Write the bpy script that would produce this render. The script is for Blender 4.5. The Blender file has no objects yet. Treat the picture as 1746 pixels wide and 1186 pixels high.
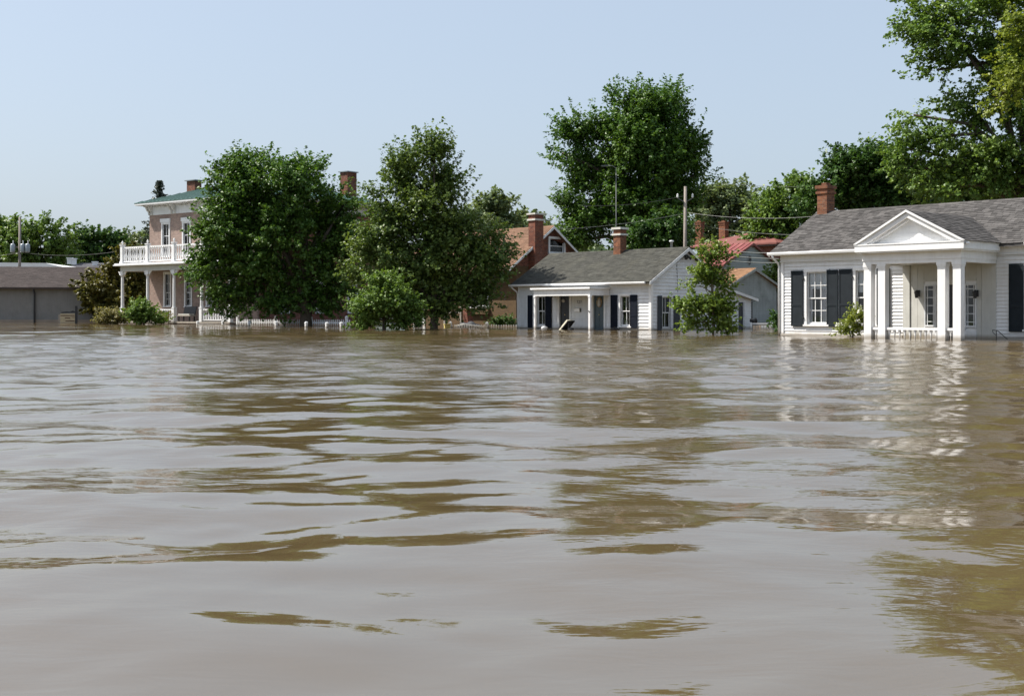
import bpy, math, random
import numpy as np
R = math.radians
sc = bpy.context.scene
C = sc.collection
random.seed(7)
rng = np.random.default_rng(11)

# ------------------------------------------------------------------ camera, sky, sun, exposure
# level camera 1 m above the flood water; image measured on a 1746 x 1186 frame with a 2100 px focal length
IW, IH, FP, HZ, CX = 1746.0, 1186.0, 2100.0, 531.0, 873.0
cam = bpy.data.cameras.new('camera')
cam.sensor_width = 36.0
cam.lens = 36.0 * FP / IW
cam.shift_y = -(IH / 2 - HZ) / IW
cam.clip_start = 0.1
cam.clip_end = 6000
camo = bpy.data.objects.new('camera', cam)
C.objects.link(camo)
camo.location = (0, 0, 1.0)
camo.rotation_euler = (R(90), 0, 0)
sc.camera = camo

SUN_TRAVEL = (1.275, -0.17, -1.67)          # direction the sunlight travels
_h = math.hypot(SUN_TRAVEL[0], SUN_TRAVEL[1])
SUN_EL = math.atan2(-SUN_TRAVEL[2], _h)
SUN_AZ = math.atan2(-SUN_TRAVEL[0], -SUN_TRAVEL[1])   # from +Y, clockwise seen from above

w = bpy.data.worlds.new('World')
sc.world = w
w.use_nodes = True
nt = w.node_tree
nt.nodes.clear()
sky = nt.nodes.new('ShaderNodeTexSky')
sky.sky_type = 'NISHITA'
sky.sun_disc = False
sky.sun_elevation = SUN_EL
sky.sun_rotation = SUN_AZ
sky.altitude = 100
sky.air_density = 1.0
sky.dust_density = 4.0
sky.ozone_density = 2.1
bg = nt.nodes.new('ShaderNodeBackground')
bg.inputs['Strength'].default_value = 0.15
wo = nt.nodes.new('ShaderNodeOutputWorld')
hz = nt.nodes.new('ShaderNodeMix')          # even summer haze over the whole sky
hz.data_type = 'RGBA'
hz.inputs['Factor'].default_value = 0.68
hz.inputs[7].default_value = (2.30, 2.68, 3.12, 1)
nt.links.new(sky.outputs[0], hz.inputs[6])
nt.links.new(hz.outputs[2], bg.inputs[0])
nt.links.new(bg.outputs[0], wo.inputs[0])

sl = bpy.data.lights.new('sun', 'SUN')
sl.energy = 5.0
sl.angle = R(0.6)
sl.color = (1.0, 0.94, 0.85)
so = bpy.data.objects.new('sun', sl)
C.objects.link(so)
so.rotation_euler = (0, 0, 0)
import mathutils
so.rotation_euler = mathutils.Vector(SUN_TRAVEL).to_track_quat('-Z', 'Y').to_euler()
so.location = (-60, 40, 80)

sc.view_settings.view_transform = 'Standard'
sc.view_settings.look = 'None'
sc.view_settings.gamma = 1.0
sc.view_settings.exposure = 0.68
sc.view_settings.use_curve_mapping = False
sc.render.engine = 'CYCLES'
sc.cycles.max_bounces = 6
sc.cycles.transparent_max_bounces = 8
sc.cycles.caustics_reflective = False
sc.cycles.caustics_refractive = False
sc.cycles.use_denoising = True

# ------------------------------------------------------------------ materials
def nodes_of(name):
    m = bpy.data.materials.new(name)
    m.use_nodes = True
    n = m.node_tree
    n.nodes.clear()
    out = n.nodes.new('ShaderNodeOutputMaterial')
    return m, n, out

def rgba(c, k=1.0):
    return (min(c[0] * k, 1), min(c[1] * k, 1), min(c[2] * k, 1), 1)

def mixrgb(n, a, b, fac, mode='MIX'):
    x = n.nodes.new('ShaderNodeMix')
    x.data_type = 'RGBA'
    x.blend_type = mode
    for sock, v in ((x.inputs['Factor'], fac), (x.inputs[6], a), (x.inputs[7], b)):
        if hasattr(v, 'type') and hasattr(v, 'links'):
            n.links.new(v, sock)
        else:
            sock.default_value = v
    return x.outputs[2]

def noise(n, scale, detail=4, rough=0.55, vec=None, dist=0.0):
    t = n.nodes.new('ShaderNodeTexNoise')
    t.inputs['Scale'].default_value = scale
    t.inputs['Detail'].default_value = detail
    t.inputs['Roughness'].default_value = rough
    t.inputs['Distortion'].default_value = dist
    if vec is not None:
        n.links.new(vec, t.inputs['Vector'])
    return t.outputs['Fac']

def remap(n, v, a, b, lo, hi):
    t = n.nodes.new('ShaderNodeMapRange')
    t.inputs[1].default_value = a
    t.inputs[2].default_value = b
    t.inputs[3].default_value = lo
    t.inputs[4].default_value = hi
    n.links.new(v, t.inputs[0])
    return t.outputs[0]

def mapping(n, scale=(1, 1, 1), geo=True):
    if geo:
        c = n.nodes.new('ShaderNodeNewGeometry').outputs['Position']
    else:
        c = n.nodes.new('ShaderNodeTexCoord').outputs['Object']
    m = n.nodes.new('ShaderNodeMapping')
    m.inputs['Scale'].default_value = scale
    n.links.new(c, m.inputs['Vector'])
    return m.outputs[0]

def surf(name, col, rough=0.6, var=0.12, scale=3.0, streak=0.0, island=0.0, bump=0.0, bscale=40, metal=0.0, spec=0.4, dirt=None, dirtamt=0.0, wet=0.0):
    m, n, out = nodes_of(name)
    p = n.nodes.new('ShaderNodeBsdfPrincipled')
    p.inputs['Roughness'].default_value = rough
    p.inputs['Metallic'].default_value = metal
    p.inputs['Specular IOR Level'].default_value = spec
    n.links.new(p.outputs[0], out.inputs[0])
    pos = mapping(n)
    f = noise(n, scale, 5, 0.6, pos)
    c = mixrgb(n, rgba(col, 1 - var), rgba(col, 1 + var), remap(n, f, 0.3, 0.7, 0, 1))
    if streak > 0:
        sv = mapping(n, (6, 6, 0.5))
        f2 = noise(n, 1.6, 4, 0.6, sv)
        c = mixrgb(n, c, rgba(dirt or (col[0] * .6, col[1] * .57, col[2] * .5)), remap(n, f2, 0.48, 0.78, 0, streak))
    if dirtamt > 0:
        f3 = noise(n, 0.9, 6, 0.65, pos)
        c = mixrgb(n, c, rgba(dirt or (.2, .19, .15)), remap(n, f3, 0.5, 0.8, 0, dirtamt))
    if wet > 0:          # damp, muddy tide line left by the flood
        sx = n.nodes.new('ShaderNodeSeparateXYZ')
        n.links.new(pos, sx.inputs[0])
        wv = n.nodes.new('ShaderNodeMath'); wv.operation = 'MULTIPLY_ADD'
        n.links.new(noise(n, 2.2, 4, 0.6, mapping(n, (1, 1, .3))), wv.inputs[0]); wv.inputs[1].default_value = -0.16
        n.links.new(sx.outputs[2], wv.inputs[2])
        c = mixrgb(n, c, rgba((.20, .165, .115)), remap(n, wv.outputs[0], -.02, .12, wet, 0))
    if island > 0:
        g = n.nodes.new('ShaderNodeNewGeometry').outputs['Random Per Island']
        k = remap(n, g, 0, 1, 1 - island, 1 + island)
        cm = n.nodes.new('ShaderNodeCombineColor')
        for i in range(3):
            n.links.new(k, cm.inputs[i])
        c = mixrgb(n, c, cm.outputs[0], 1.0, 'MULTIPLY')
    n.links.new(c, p.inputs['Base Color'])
    if bump > 0:
        b = n.nodes.new('ShaderNodeBump')
        b.inputs['Strength'].default_value = bump
        b.inputs['Distance'].default_value = 0.02
        n.links.new(noise(n, bscale, 4, 0.6, pos), b.inputs['Height'])
        n.links.new(b.outputs[0], p.inputs['Normal'])
    return m

def brick(name, c1, c2, mortar, bw=0.23, bh=0.082, stain=0.3):
    m, n, out = nodes_of(name)
    p = n.nodes.new('ShaderNodeBsdfPrincipled')
    p.inputs['Roughness'].default_value = 0.85
    p.inputs['Specular IOR Level'].default_value = 0.2
    n.links.new(p.outputs[0], out.inputs[0])
    tc = n.nodes.new('ShaderNodeTexCoord').outputs['Object']
    s = n.nodes.new('ShaderNodeSeparateXYZ')
    n.links.new(tc, s.inputs[0])
    a = n.nodes.new('ShaderNodeMath'); a.operation = 'ADD'
    n.links.new(s.outputs[0], a.inputs[0]); n.links.new(s.outputs[1], a.inputs[1])
    cb = n.nodes.new('ShaderNodeCombineXYZ')
    n.links.new(a.outputs[0], cb.inputs[0]); n.links.new(s.outputs[2], cb.inputs[1])
    t = n.nodes.new('ShaderNodeTexBrick')
    t.inputs['Color1'].default_value = rgba(c1)
    t.inputs['Color2'].default_value = rgba(c2)
    t.inputs['Mortar'].default_value = rgba(mortar)
    t.inputs['Scale'].default_value = 1.0
    t.inputs['Brick Width'].default_value = bw
    t.inputs['Row Height'].default_value = bh
    t.inputs['Mortar Size'].default_value = 0.008
    t.inputs['Mortar Smooth'].default_value = 0.2
    n.links.new(cb.outputs[0], t.inputs['Vector'])
    f = noise(n, 1.3, 6, 0.65, tc)
    c = mixrgb(n, t.outputs['Color'], rgba((c1[0] * .45, c1[1] * .5, c1[2] * .55)), remap(n, f, 0.45, 0.75, 0, stain))
    f2 = noise(n, 5, 4, 0.65, tc)
    c = mixrgb(n, c, rgba(mortar, 1.1), remap(n, f2, 0.55, 0.75, 0, 0.5))
    f4 = noise(n, 3.5, 4, 0.7, tc)
    c = mixrgb(n, c, rgba((c2[0] * .45, c2[1] * .45, c2[2] * .5)), remap(n, f4, 0.56, 0.72, 0, 0.6))
    n.links.new(c, p.inputs['Base Color'])
    b = n.nodes.new('ShaderNodeBump')
    b.inputs['Strength'].default_value = 0.6
    b.inputs['Distance'].default_value = 0.01
    b.invert = True
    n.links.new(t.outputs['Fac'], b.inputs['Height'])
    n.links.new(b.outputs[0], p.inputs['Normal'])
    return m

def leafmat(name, cols, trans=0.35, gloss=0.35):
    m, n, out = nodes_of(name)
    g = n.nodes.new('ShaderNodeNewGeometry').outputs['Random Per Island']
    r = n.nodes.new('ShaderNodeValToRGB')
    e = r.color_ramp.elements
    e[0].color = rgba(cols[0]); e[0].position = 0.0
    e[1].color = rgba(cols[-1]); e[1].position = 1.0
    for i, c in enumerate(cols[1:-1]):
        x = e.new((i + 1) / (len(cols) - 1)); x.color = rgba(c)
    n.links.new(g, r.inputs[0])
    big = noise(n, 0.35, 3, 0.6, mapping(n))
    col = mixrgb(n, r.outputs[0], rgba((cols[-1][0] * 1.15, cols[-1][1] * 1.02, cols[-1][2] * .8)), remap(n, big, 0.45, 0.75, 0, 0.5))
    p = n.nodes.new('ShaderNodeBsdfPrincipled')
    p.inputs['Roughness'].default_value = 0.42
    p.inputs['Specular IOR Level'].default_value = gloss
    n.links.new(col, p.inputs['Base Color'])
    t = n.nodes.new('ShaderNodeBsdfTranslucent')
    tcol = mixrgb(n, col, rgba((1.0, 1.0, 0.45)), 1.0, 'MULTIPLY')
    n.links.new(tcol, t.inputs[0])
    mx = n.nodes.new('ShaderNodeMixShader')
    mx.inputs[0].default_value = trans
    n.links.new(p.outputs[0], mx.inputs[1]); n.links.new(t.outputs[0], mx.inputs[2])
    n.links.new(mx.outputs[0], out.inputs[0])
    return m

def glassmat(name, tint=(.75, .8, .82), refl=1.0):
    m, n, out = nodes_of(name)
    tr = n.nodes.new('ShaderNodeBsdfTransparent')
    tr.inputs[0].default_value = rgba(tint)
    gl = n.nodes.new('ShaderNodeBsdfGlossy')
    gl.inputs['Roughness'].default_value = 0.03
    fr = n.nodes.new('ShaderNodeFresnel')
    fr.inputs[0].default_value = 1.5
    mx = n.nodes.new('ShaderNodeMixShader')
    k = n.nodes.new('ShaderNodeMath'); k.operation = 'MULTIPLY'; k.inputs[1].default_value = refl
    n.links.new(fr.outputs[0], k.inputs[0])
    n.links.new(k.outputs[0], mx.inputs[0])
    n.links.new(tr.outputs[0], mx.inputs[1]); n.links.new(gl.outputs[0], mx.inputs[2])
    n.links.new(mx.outputs[0], out.inputs[0])
    return m

M = {}
M['white'] = surf('white_paint', (.73, .735, .74), .5, .06, 2.0, streak=.22, dirtamt=.10, wet=.75)
M['white2'] = surf('weathered_white_paint', (.66, .675, .69), .6, .08, 2.0, streak=.28, dirtamt=.16, wet=.8)
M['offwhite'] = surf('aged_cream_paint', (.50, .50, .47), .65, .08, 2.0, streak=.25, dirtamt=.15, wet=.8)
M['greysiding'] = surf('weathered_grey_siding', (.36, .39, .40), .75, .14, 1.5, streak=.5, dirt=(.12, .15, .10), dirtamt=.5, wet=.6)
M['greensiding'] = surf('grey_green_siding', (.30, .34, .34), .75, .1, 1.5, streak=.2, dirtamt=.2)
M['shutter'] = surf('charcoal_shutter_paint', (.017, .022, .027), .7, .15, 4, spec=.12)
M['navy'] = surf('dark_navy_paint', (.007, .010, .018), .8, .15, 4, spec=.12)
M['door'] = surf('slate_blue_door_paint', (.045, .07, .085), .45, .15, 3)
M['darkdoor'] = surf('near_black_door_paint', (.02, .022, .026), .5, .2, 3)
M['shingle'] = surf('grey_shingle', (.080, .076, .074), .9, .15, 4, island=.36, spec=.15, bump=.3)
M['shingle2'] = surf('dark_olive_shingle', (.058, .058, .051), .9, .25, 2.5, island=.12, spec=.15, bump=.3, dirt=(.10, .097, .075), dirtamt=.5)
M['tanshingle'] = surf('tan_shingle', (.165, .098, .066), .9, .16, 1.2, island=.16, spec=.15)
M['orangeshingle'] = surf('rusty_orange_shingle', (.25, .145, .085), .9, .16, 1.2, island=.16, spec=.15)
M['brownshingle'] = surf('brown_shingle', (.058, .048, .046), .9, .16, 1.0, island=.10, spec=.15, dirtamt=.2, dirt=(.05, .045, .04))
M['greyroof'] = surf('far_grey_roof', (.075, .075, .085), .9, .15, 1.0, spec=.15)
M['redmetal'] = surf('weathered_red_metal', (.20, .052, .047), .5, .16, 1.5, dirt=(.36, .17, .14), dirtamt=.5)
M['darkred'] = surf('dark_red_roof', (.17, .06, .05), .7, .2, 2)
M['greenroof'] = surf('green_metal_roof', (.045, .105, .092), .5, .12, 1.0)
M['whiteroof'] = surf('white_metal_roof', (.78, .79, .8), .5, .05, 1)
M['brickred'] = brick('red_brick', (.23, .072, .042), (.09, .032, .024), (.22, .165, .13), stain=.6)
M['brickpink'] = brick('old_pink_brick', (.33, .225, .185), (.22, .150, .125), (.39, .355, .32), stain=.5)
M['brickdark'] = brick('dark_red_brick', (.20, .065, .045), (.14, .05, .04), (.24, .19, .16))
M['brickbrown'] = brick('brown_brick', (.125, .078, .038), (.085, .054, .03), (.115, .093, .065), stain=.4)
M['chimney'] = brick('orange_chimney_brick', (.27, .105, .052), (.10, .042, .028), (.20, .14, .10), stain=.8)
M['concrete'] = surf('pale_concrete', (.55, .54, .50), .85, .12, 4, streak=.2)
M['metal'] = surf('grey_metal', (.10, .11, .105), .5, .1, 4, metal=.2)
M['tin'] = surf('galvanised_cap', (.27, .30, .32), .4, .1, 3, metal=.5)
M['black'] = surf('black_iron', (.015, .015, .016), .45, .2, 5)
M['darkbrown'] = surf('dark_brown_trim', (.05, .035, .03), .6, .15, 3)
M['stucco'] = surf('grey_stucco_wall', (.215, .21, .20), .9, .10, 1.5, streak=.30, bump=.2, dirtamt=.2, wet=.6)
M['tanbase'] = surf('tan_foundation', (.32, .25, .19), .9, .15, 1.5)
M['wood'] = surf('weathered_grey_wood', (.30, .27, .23), .85, .18, 6, streak=.3)
M['tanwood'] = surf('tan_sign_wood', (.42, .36, .24), .8, .12, 5, streak=.15)
M['lettering'] = surf('brown_sign_lettering', (.12, .075, .05), .7, .1, 5)
M['pole'] = surf('bleached_pole_wood', (.24, .21, .185), .85, .15, 6, streak=.3)
M['bark'] = surf('bark', (.085, .068, .052), .95, .3, 8, bump=.6, bscale=14)
M['bark2'] = surf('pale_bark', (.16, .13, .10), .95, .3, 8, bump=.6, bscale=14)
M['glass'] = glassmat('window_glass', (.93, .95, .96), 1.0)
M['curtain'] = surf('white_curtain', (.90, .90, .91), .9, .05, 4)
M['lace'] = surf('cream_curtain', (.80, .76, .77), .9, .06, 4)
M['sagecurtain'] = surf('pale_sage_curtain', (.55, .62, .58), .9, .06, 4)
M['room_dark'] = surf('interior_shade_paint', (.045, .04, .036), .9, .1, 2)  # near-black colour standing in for unlit interior shade
M['cable'] = surf('power_cable', (.06, .065, .06), .6, .1, 3)
M['cablelight'] = surf('bright_power_cable', (.20, .21, .20), .5, .1, 3)
M['porcelain'] = surf('porcelain', (.75, .76, .77), .3, .04, 4)
M['yellowbox'] = surf('yellow_plastic', (.72, .60, .22), .5, .08, 6)
M['cream'] = surf('cream_cushion', (.74, .70, .56), .8, .08, 5)
M['tarp'] = surf('dark_tarp', (.035, .038, .042), .6, .2, 5)
M['flower'] = surf('white_petals', (.85, .86, .80), .7, .06, 10)
M['brass'] = surf('dull_brass', (.45, .36, .18), .4, .1, 8, metal=.7)
M['wreath'] = surf('dried_wreath', (.30, .22, .13), .9, .3, 12)
M['ornament'] = surf('pale_door_ornament', (.45, .44, .42), .8, .2, 12)
M['slats_peach'] = surf('peach_wood', (.62, .47, .34), .8, .1, 6)
M['blindglass'] = surf('pale_window_blind', (.72, .80, .85), .4, .06, 4)

M['leaf_maple'] = leafmat('maple_leaf', [(0.041, 0.1, 0.018), (0.071, 0.152, 0.026), (0.122, 0.219, 0.042)], .38)
M['leaf_olive'] = leafmat('olive_leaf', [(0.062, 0.111, 0.027), (0.099, 0.16, 0.038), (0.158, 0.226, 0.059)], .38)
M['leaf_dark'] = leafmat('dark_leaf', [(0.032, 0.081, 0.019), (0.051, 0.118, 0.026), (0.091, 0.172, 0.039)], .38)
M['leaf_mid'] = leafmat('mid_leaf', [(0.079, 0.147, 0.029), (0.122, 0.209, 0.043), (0.186, 0.282, 0.063)], .38)
M['leaf_bright'] = leafmat('bright_leaf', [(0.088, 0.156, 0.025), (0.131, 0.213, 0.037), (0.206, 0.281, 0.06)], .42)
M['leaf_yellow'] = leafmat('yellow_green_leaf', [(.135, .190, .028), (.195, .255, .042), (.270, .320, .062)], .45)
M['leaf_rust'] = leafmat('rusty_olive_leaf', [(.070, .078, .016), (.110, .108, .022), (.150, .140, .032)])
M['leaf_straw'] = leafmat('straw_green_leaf', [(0.144, 0.144, 0.048), (0.228, 0.21, 0.084), (0.312, 0.276, 0.12)])
M['leaf_haze_tint'] = leafmat('haze_tinted_far_leaf', [(0.117, 0.167, 0.08), (0.158, 0.216, 0.103), (0.209, 0.267, 0.125)])  # distance haze is put into the leaf colour, paler than the near trees
M['needle'] = leafmat('conifer_needle', [(.030, .045, .035), (.045, .062, .048), (.06, .08, .06)], .15)

# ------------------------------------------------------------------ mesh helpers
class MB:
    def __init__(s):
        s.v = []; s.f = []
    def box(s, x0, x1, y0, y1, z0, z1):
        b = len(s.v)
        s.v += [(x0, y0, z0), (x1, y0, z0), (x1, y1, z0), (x0, y1, z0), (x0, y0, z1), (x1, y0, z1), (x1, y1, z1), (x0, y1, z1)]
        s.f += [(b, b+3, b+2, b+1), (b+4, b+5, b+6, b+7), (b, b+1, b+5, b+4), (b+1, b+2, b+6, b+5), (b+2, b+3, b+7, b+6), (b+3, b, b+4, b+7)]
        return s
    def prism(s, poly, a, b, axis='y'):
        """polygon in the plane across the axis, extruded from a to b: axis y -> poly (x,z); axis x -> poly (y,z); axis z -> poly (x,y)"""
        n = len(poly); o = len(s.v)
        def mk(p, t):
            return (p[0], t, p[1]) if axis == 'y' else ((t, p[0], p[1]) if axis == 'x' else (p[0], p[1], t))
        s.v += [mk(p, a) for p in poly] + [mk(p, b) for p in poly]
        s.f.append(tuple(o + i for i in range(n)))
        s.f.append(tuple(o + n + i for i in reversed(range(n))))
        for i in range(n):
            j = (i + 1) % n
            s.f.append((o + j, o + i, o + n + i, o + n + j))
        return s
    def tube(s, pts, radii, n=6, cap=True):
        pts = [np.array(p, float) for p in pts]
        if not hasattr(radii, '__len__'):
            radii = [radii] * len(pts)
        o = len(s.v)
        for i, p in enumerate(pts):
            t = pts[min(i + 1, len(pts) - 1)] - pts[max(i - 1, 0)]
            t = t / (np.linalg.norm(t) + 1e-9)
            up = np.array((0, 0, 1.0)) if abs(t[2]) < .9 else np.array((1.0, 0, 0))
            a = np.cross(t, up); a /= np.linalg.norm(a)
            b = np.cross(t, a)
            for k in range(n):
                q = 2 * math.pi * k / n
                s.v.append(tuple(p + radii[i] * (math.cos(q) * a + math.sin(q) * b)))
        for i in range(len(pts) - 1):
            for k in range(n):
                l = (k + 1) % n
                s.f.append((o + i*n + k, o + i*n + l, o + (i+1)*n + l, o + (i+1)*n + k))
        if cap:
            s.f.append(tuple(o + k for k in reversed(range(n))))
            s.f.append(tuple(o + (len(pts)-1)*n + k for k in range(n)))
        return s
    def lathe(s, prof, cx=0, cy=0, n=8):
        o = len(s.v)
        for r, z in prof:
            for k in range(n):
                q = 2 * math.pi * (k + .5) / n
                s.v.append((cx + r * math.cos(q), cy + r * math.sin(q), z))
        m = len(prof)
        for i in range(m - 1):
            for k in range(n):
                l = (k + 1) % n
                s.f.append((o + i*n + k, o + i*n + l, o + (i+1)*n + l, o + (i+1)*n + k))
        s.f.append(tuple(o + k for k in reversed(range(n))))
        s.f.append(tuple(o + (m-1)*n + k for k in range(n)))
        return s
    def quad(s, a, b, c, d):
        o = len(s.v); s.v += [a, b, c, d]; s.f.append((o, o+1, o+2, o+3)); return s
    def mesh(s, name, mat, smooth=False):
        me = bpy.data.meshes.new(name)
        me.from_pydata(s.v, [], s.f)
        me.materials.append(M[mat] if isinstance(mat, str) else mat)
        if smooth:
            me.polygons.foreach_set('use_smooth', [True] * len(me.polygons))
        me.update()
        return me

def put(name, me, parent=None, loc=(0, 0, 0), rotz=0.0, label=None, kind=None):
    o = bpy.data.objects.new(name, me)
    C.objects.link(o)
    o.location = loc
    o.rotation_euler = (0, 0, rotz)
    if parent is not None:
        o.parent = parent
    if label: o['label'] = label
    if kind: o['kind'] = kind
    return o

def P(mb, name, mat, parent, loc=(0, 0, 0), rotz=0.0, smooth=False, label=None, kind=None):
    return put(name, mb.mesh(name, mat, smooth), parent, loc, rotz, label, kind)

def thing(name, label, cat, loc=(0, 0, 0), rotz=0.0, group=None):
    o = bpy.data.objects.new(name, None)
    o.empty_display_size = 0.3
    C.objects.link(o)
    o.location = loc; o.rotation_euler = (0, 0, rotz)
    o['label'] = label; o['category'] = cat
    if group: o['group'] = group
    return o

def tag(o, label, cat, group=None):
    o['label'] = label; o['category'] = cat
    if group: o['group'] = group
    return o

class Fr:
    """a house frame: local x along the front to the right, y into the house, z up from the water"""
    def __init__(s, px, D, deg):
        s.o = ((px - CX) / FP * D, D); s.a = R(deg)
        s.e = (math.cos(s.a), math.sin(s.a)); s.d = (-math.sin(s.a), math.cos(s.a))
    def loc(s): return (s.o[0], s.o[1], 0)
    def w(s, x, y): return (s.o[0] + x*s.e[0] + y*s.d[0], s.o[1] + x*s.e[1] + y*s.d[1])
    def s(s, px, y=0.0):
        k = (px - CX) / FP
        return (k * (s.o[1] + y*s.d[1]) - (s.o[0] + y*s.d[0])) / (s.e[0] - k * s.e[1])
    def y(s, px, x=0.0):
        k = (px - CX) / FP
        return (k * (s.o[1] + x*s.e[1]) - (s.o[0] + x*s.e[0])) / (s.d[0] - k * s.d[1])
    def z(s, py, x=0.0, y=0.0):
        return 1 + (HZ - py) / FP * s.w(x, y)[1]

def at(px, py, D):
    return ((px - CX) / FP * D, D, 1 + (HZ - py) / FP * D)

# ------------------------------------------------------------------ building helpers
def wall(house, x0, x1, z0, z1, openings, mat, loc=(0, 0, 0), rotz=0.0, th=0.16, name='wall', gable=None):
    """wall in its own frame: outer face y=0, outward -y; openings (x0,x1,z0,z1) are real holes"""
    xs = sorted({x0, x1, *[min(max(v, x0), x1) for o in openings for v in o[:2]]})
    zs = sorted({z0, z1, *[min(max(v, z0), z1) for o in openings for v in o[2:4]]})
    mb = MB()
    for a, b in zip(xs[:-1], xs[1:]):
        run = None
        for c, d in zip(zs[:-1], zs[1:]):
            mx, mz = (a + b) / 2, (c + d) / 2
            hole = any(o[0] < mx < o[1] and o[2] < mz < o[3] for o in openings)
            if not hole:
                run = (run[0], d) if run else (c, d)
            if hole and run:
                mb.box(a, b, 0, th, *run); run = None
        if run: mb.box(a, b, 0, th, *run)
    if gable:
        mb.prism([(x0, z1), (x1, z1), gable], 0, th, 'y')
    return P(mb, name, mat, house, loc, rotz)

_unit_board = {}
def clapboards(wallobj, x0, x1, z0, z1, h, openings, mat, xr=None, t=0.036):
    t = .05 if mat != 'white' else .044
    key = (mat, h)
    if key not in _unit_board:
        b = MB()
        b.v = [(0, -t, 0), (1, -t, 0), (1, -.002, 0), (0, -.002, 0), (0, -.006, h*1.04), (1, -.006, h*1.04), (1, -.002, h*1.04), (0, -.002, h*1.04)]
        b.f = [(0, 3, 2, 1), (4, 5, 6, 7), (0, 1, 5, 4), (1, 2, 6, 5), (2, 3, 7, 6), (3, 0, 4, 7)]
        _unit_board[key] = b.mesh('clapboard', mat)
    me = _unit_board[key]
    z = z0
    while z < z1 - .02:
        a, b = (x0, x1) if xr is None else xr(z + h * .5)
        cuts = sorted([(o[0], o[1]) for o in openings if o[2] < z + h * .6 and o[3] > z + h * .4])
        segs = []; cur = a
        for c in cuts:
            if c[0] > cur + .03: segs.append((cur, min(c[0], b)))
            cur = max(cur, c[1])
        if cur < b - .03: segs.append((cur, b))
        for p, q in segs:
            if q - p < .04: continue
            o = put('clapboard', me, wallobj, (p, 0, z + random.uniform(-.003, .003)))
            o.scale = (q - p, random.uniform(.9, 1.15), 1)
        z += h

def window(house, x0, x1, z0, z1, loc=(0, 0, 0), rotz=0.0, casing=.10, cols=2, rows=1, mat='white', curtain=None, sill=True, depth=.05,
           head=0.0, single=False, meet=.5, cwidth=None, curtz=None):
    """double-hung window in a real opening (x0..x1, z0..z1 is the opening)"""
    mb = MB()
    if casing > 0:
        mb.box(x0 - casing, x0, -.066, .10, z0, z1)
        mb.box(x1, x1 + casing, -.066, .10, z0, z1)
        mb.box(x0 - casing - .01, x1 + casing + .01, -.074, .10, z1, z1 + casing * 1.15)
    if head:
        mb.box(x0 - casing - .07, x1 + casing + .07, -.14, .02, z1 + casing * 1.15, z1 + casing * 1.15 + head)
    mb.box(x0, x1, .035, .11, z0 - .002, z0 + .05)
    w_ = P(mb, 'window', mat, house, loc, rotz)
    zm = z0 + (z1 - z0) * meet
    for k, (a, b, yy) in enumerate(((z0 + .05, zm + .02, .075), (zm - .02, z1, .045))):
        s_ = MB(); t = .045
        s_.box(x0, x0 + t, yy, yy + .035, a, b).box(x1 - t, x1, yy, yy + .035, a, b)
        s_.box(x0 + t, x1 - t, yy, yy + .035, a, a + t).box(x0 + t, x1 - t, yy, yy + .035, b - t, b)
        P(s_, 'sash', mat, w_)
        cw = (x1 - x0 - 2*t) / cols; rh = (b - a - 2*t) / rows
        m_ = MB()
        for i in range(1, cols): m_.box(x0 + t + i*cw - .014, x0 + t + i*cw + .014, yy + .004, yy + .03, a + t, b - t)
        for j in range(1, rows): m_.box(x0 + t, x1 - t, yy + .006, yy + .028, a + t + j*rh - .014, a + t + j*rh + .014)
        if m_.v: P(m_, 'muntin', mat, w_)
        if single:
            P(MB().box(x0 + t, x1 - t, yy + .014, yy + .018, a + t, b - t), 'pane', 'glass', w_)
        else:
            for i in range(cols):
                for j in range(rows):
                    P(MB().box(x0 + t + i*cw, x0 + t + (i+1)*cw, yy + .014, yy + .018, a + t + j*rh, a + t + (j+1)*rh), 'pane', 'glass', w_)
    if sill:
        P(MB().box(x0 - casing - .03, x1 + casing + .03, -.13, .04, z0 - .07, z0), 'sill', mat, w_)
    for cc in (curtain or []):
        a, b, c, d, cm = cc
        c_ = MB(); N = max(8, int((b - a) / .02)); A = .012
        px = [(a + (b - a) * i / N, .135 + A * math.sin(i * 1.15 + 7*a) + A * .6 * math.sin(i * .47)) for i in range(N + 1)]
        for i in range(N):
            (p, q), (r_, t_) = px[i], px[i+1]
            c_.quad((p, q, c), (r_, t_, c), (r_, t_, d), (p, q, d))
        P(c_, 'curtain', cm, w_, smooth=True)
    return w_

def shutter(house, x0, x1, z0, z1, mat='shutter', loc=(0, 0, 0), rotz=0.0, mid=.38):
    t = .055
    zm = z0 + (z1 - z0) * mid
    mb = MB()
    mb.box(x0, x0 + t, -0.105, -0.070, z0, z1).box(x1 - t, x1, -0.105, -0.070, z0, z1)
    for a, b in ((z0, z0 + .1), (zm - .045, zm + .045), (z1 - .08, z1)):
        mb.box(x0 + t, x1 - t, -0.104, -0.070, a, b)
    s_ = P(mb, 'shutter', mat, house, loc, rotz)
    l_ = MB()
    for a, b in ((z0 + .1, zm - .045), (zm + .045, z1 - .08)):
        z = a
        while z < b - .02:
            o = len(l_.v)
            l_.v += [(x0 + t, -0.094, z), (x1 - t, -0.094, z), (x1 - t, -0.084, z + .041), (x0 + t, -0.084, z + .041)]
            l_.f.append((o, o+1, o+2, o+3))
            z += .042
        l_.box(x0 + t, x1 - t, -0.083, -0.071, a, b)
    P(l_, 'louvres', mat, s_, kind='stuff')
    return s_

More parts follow.
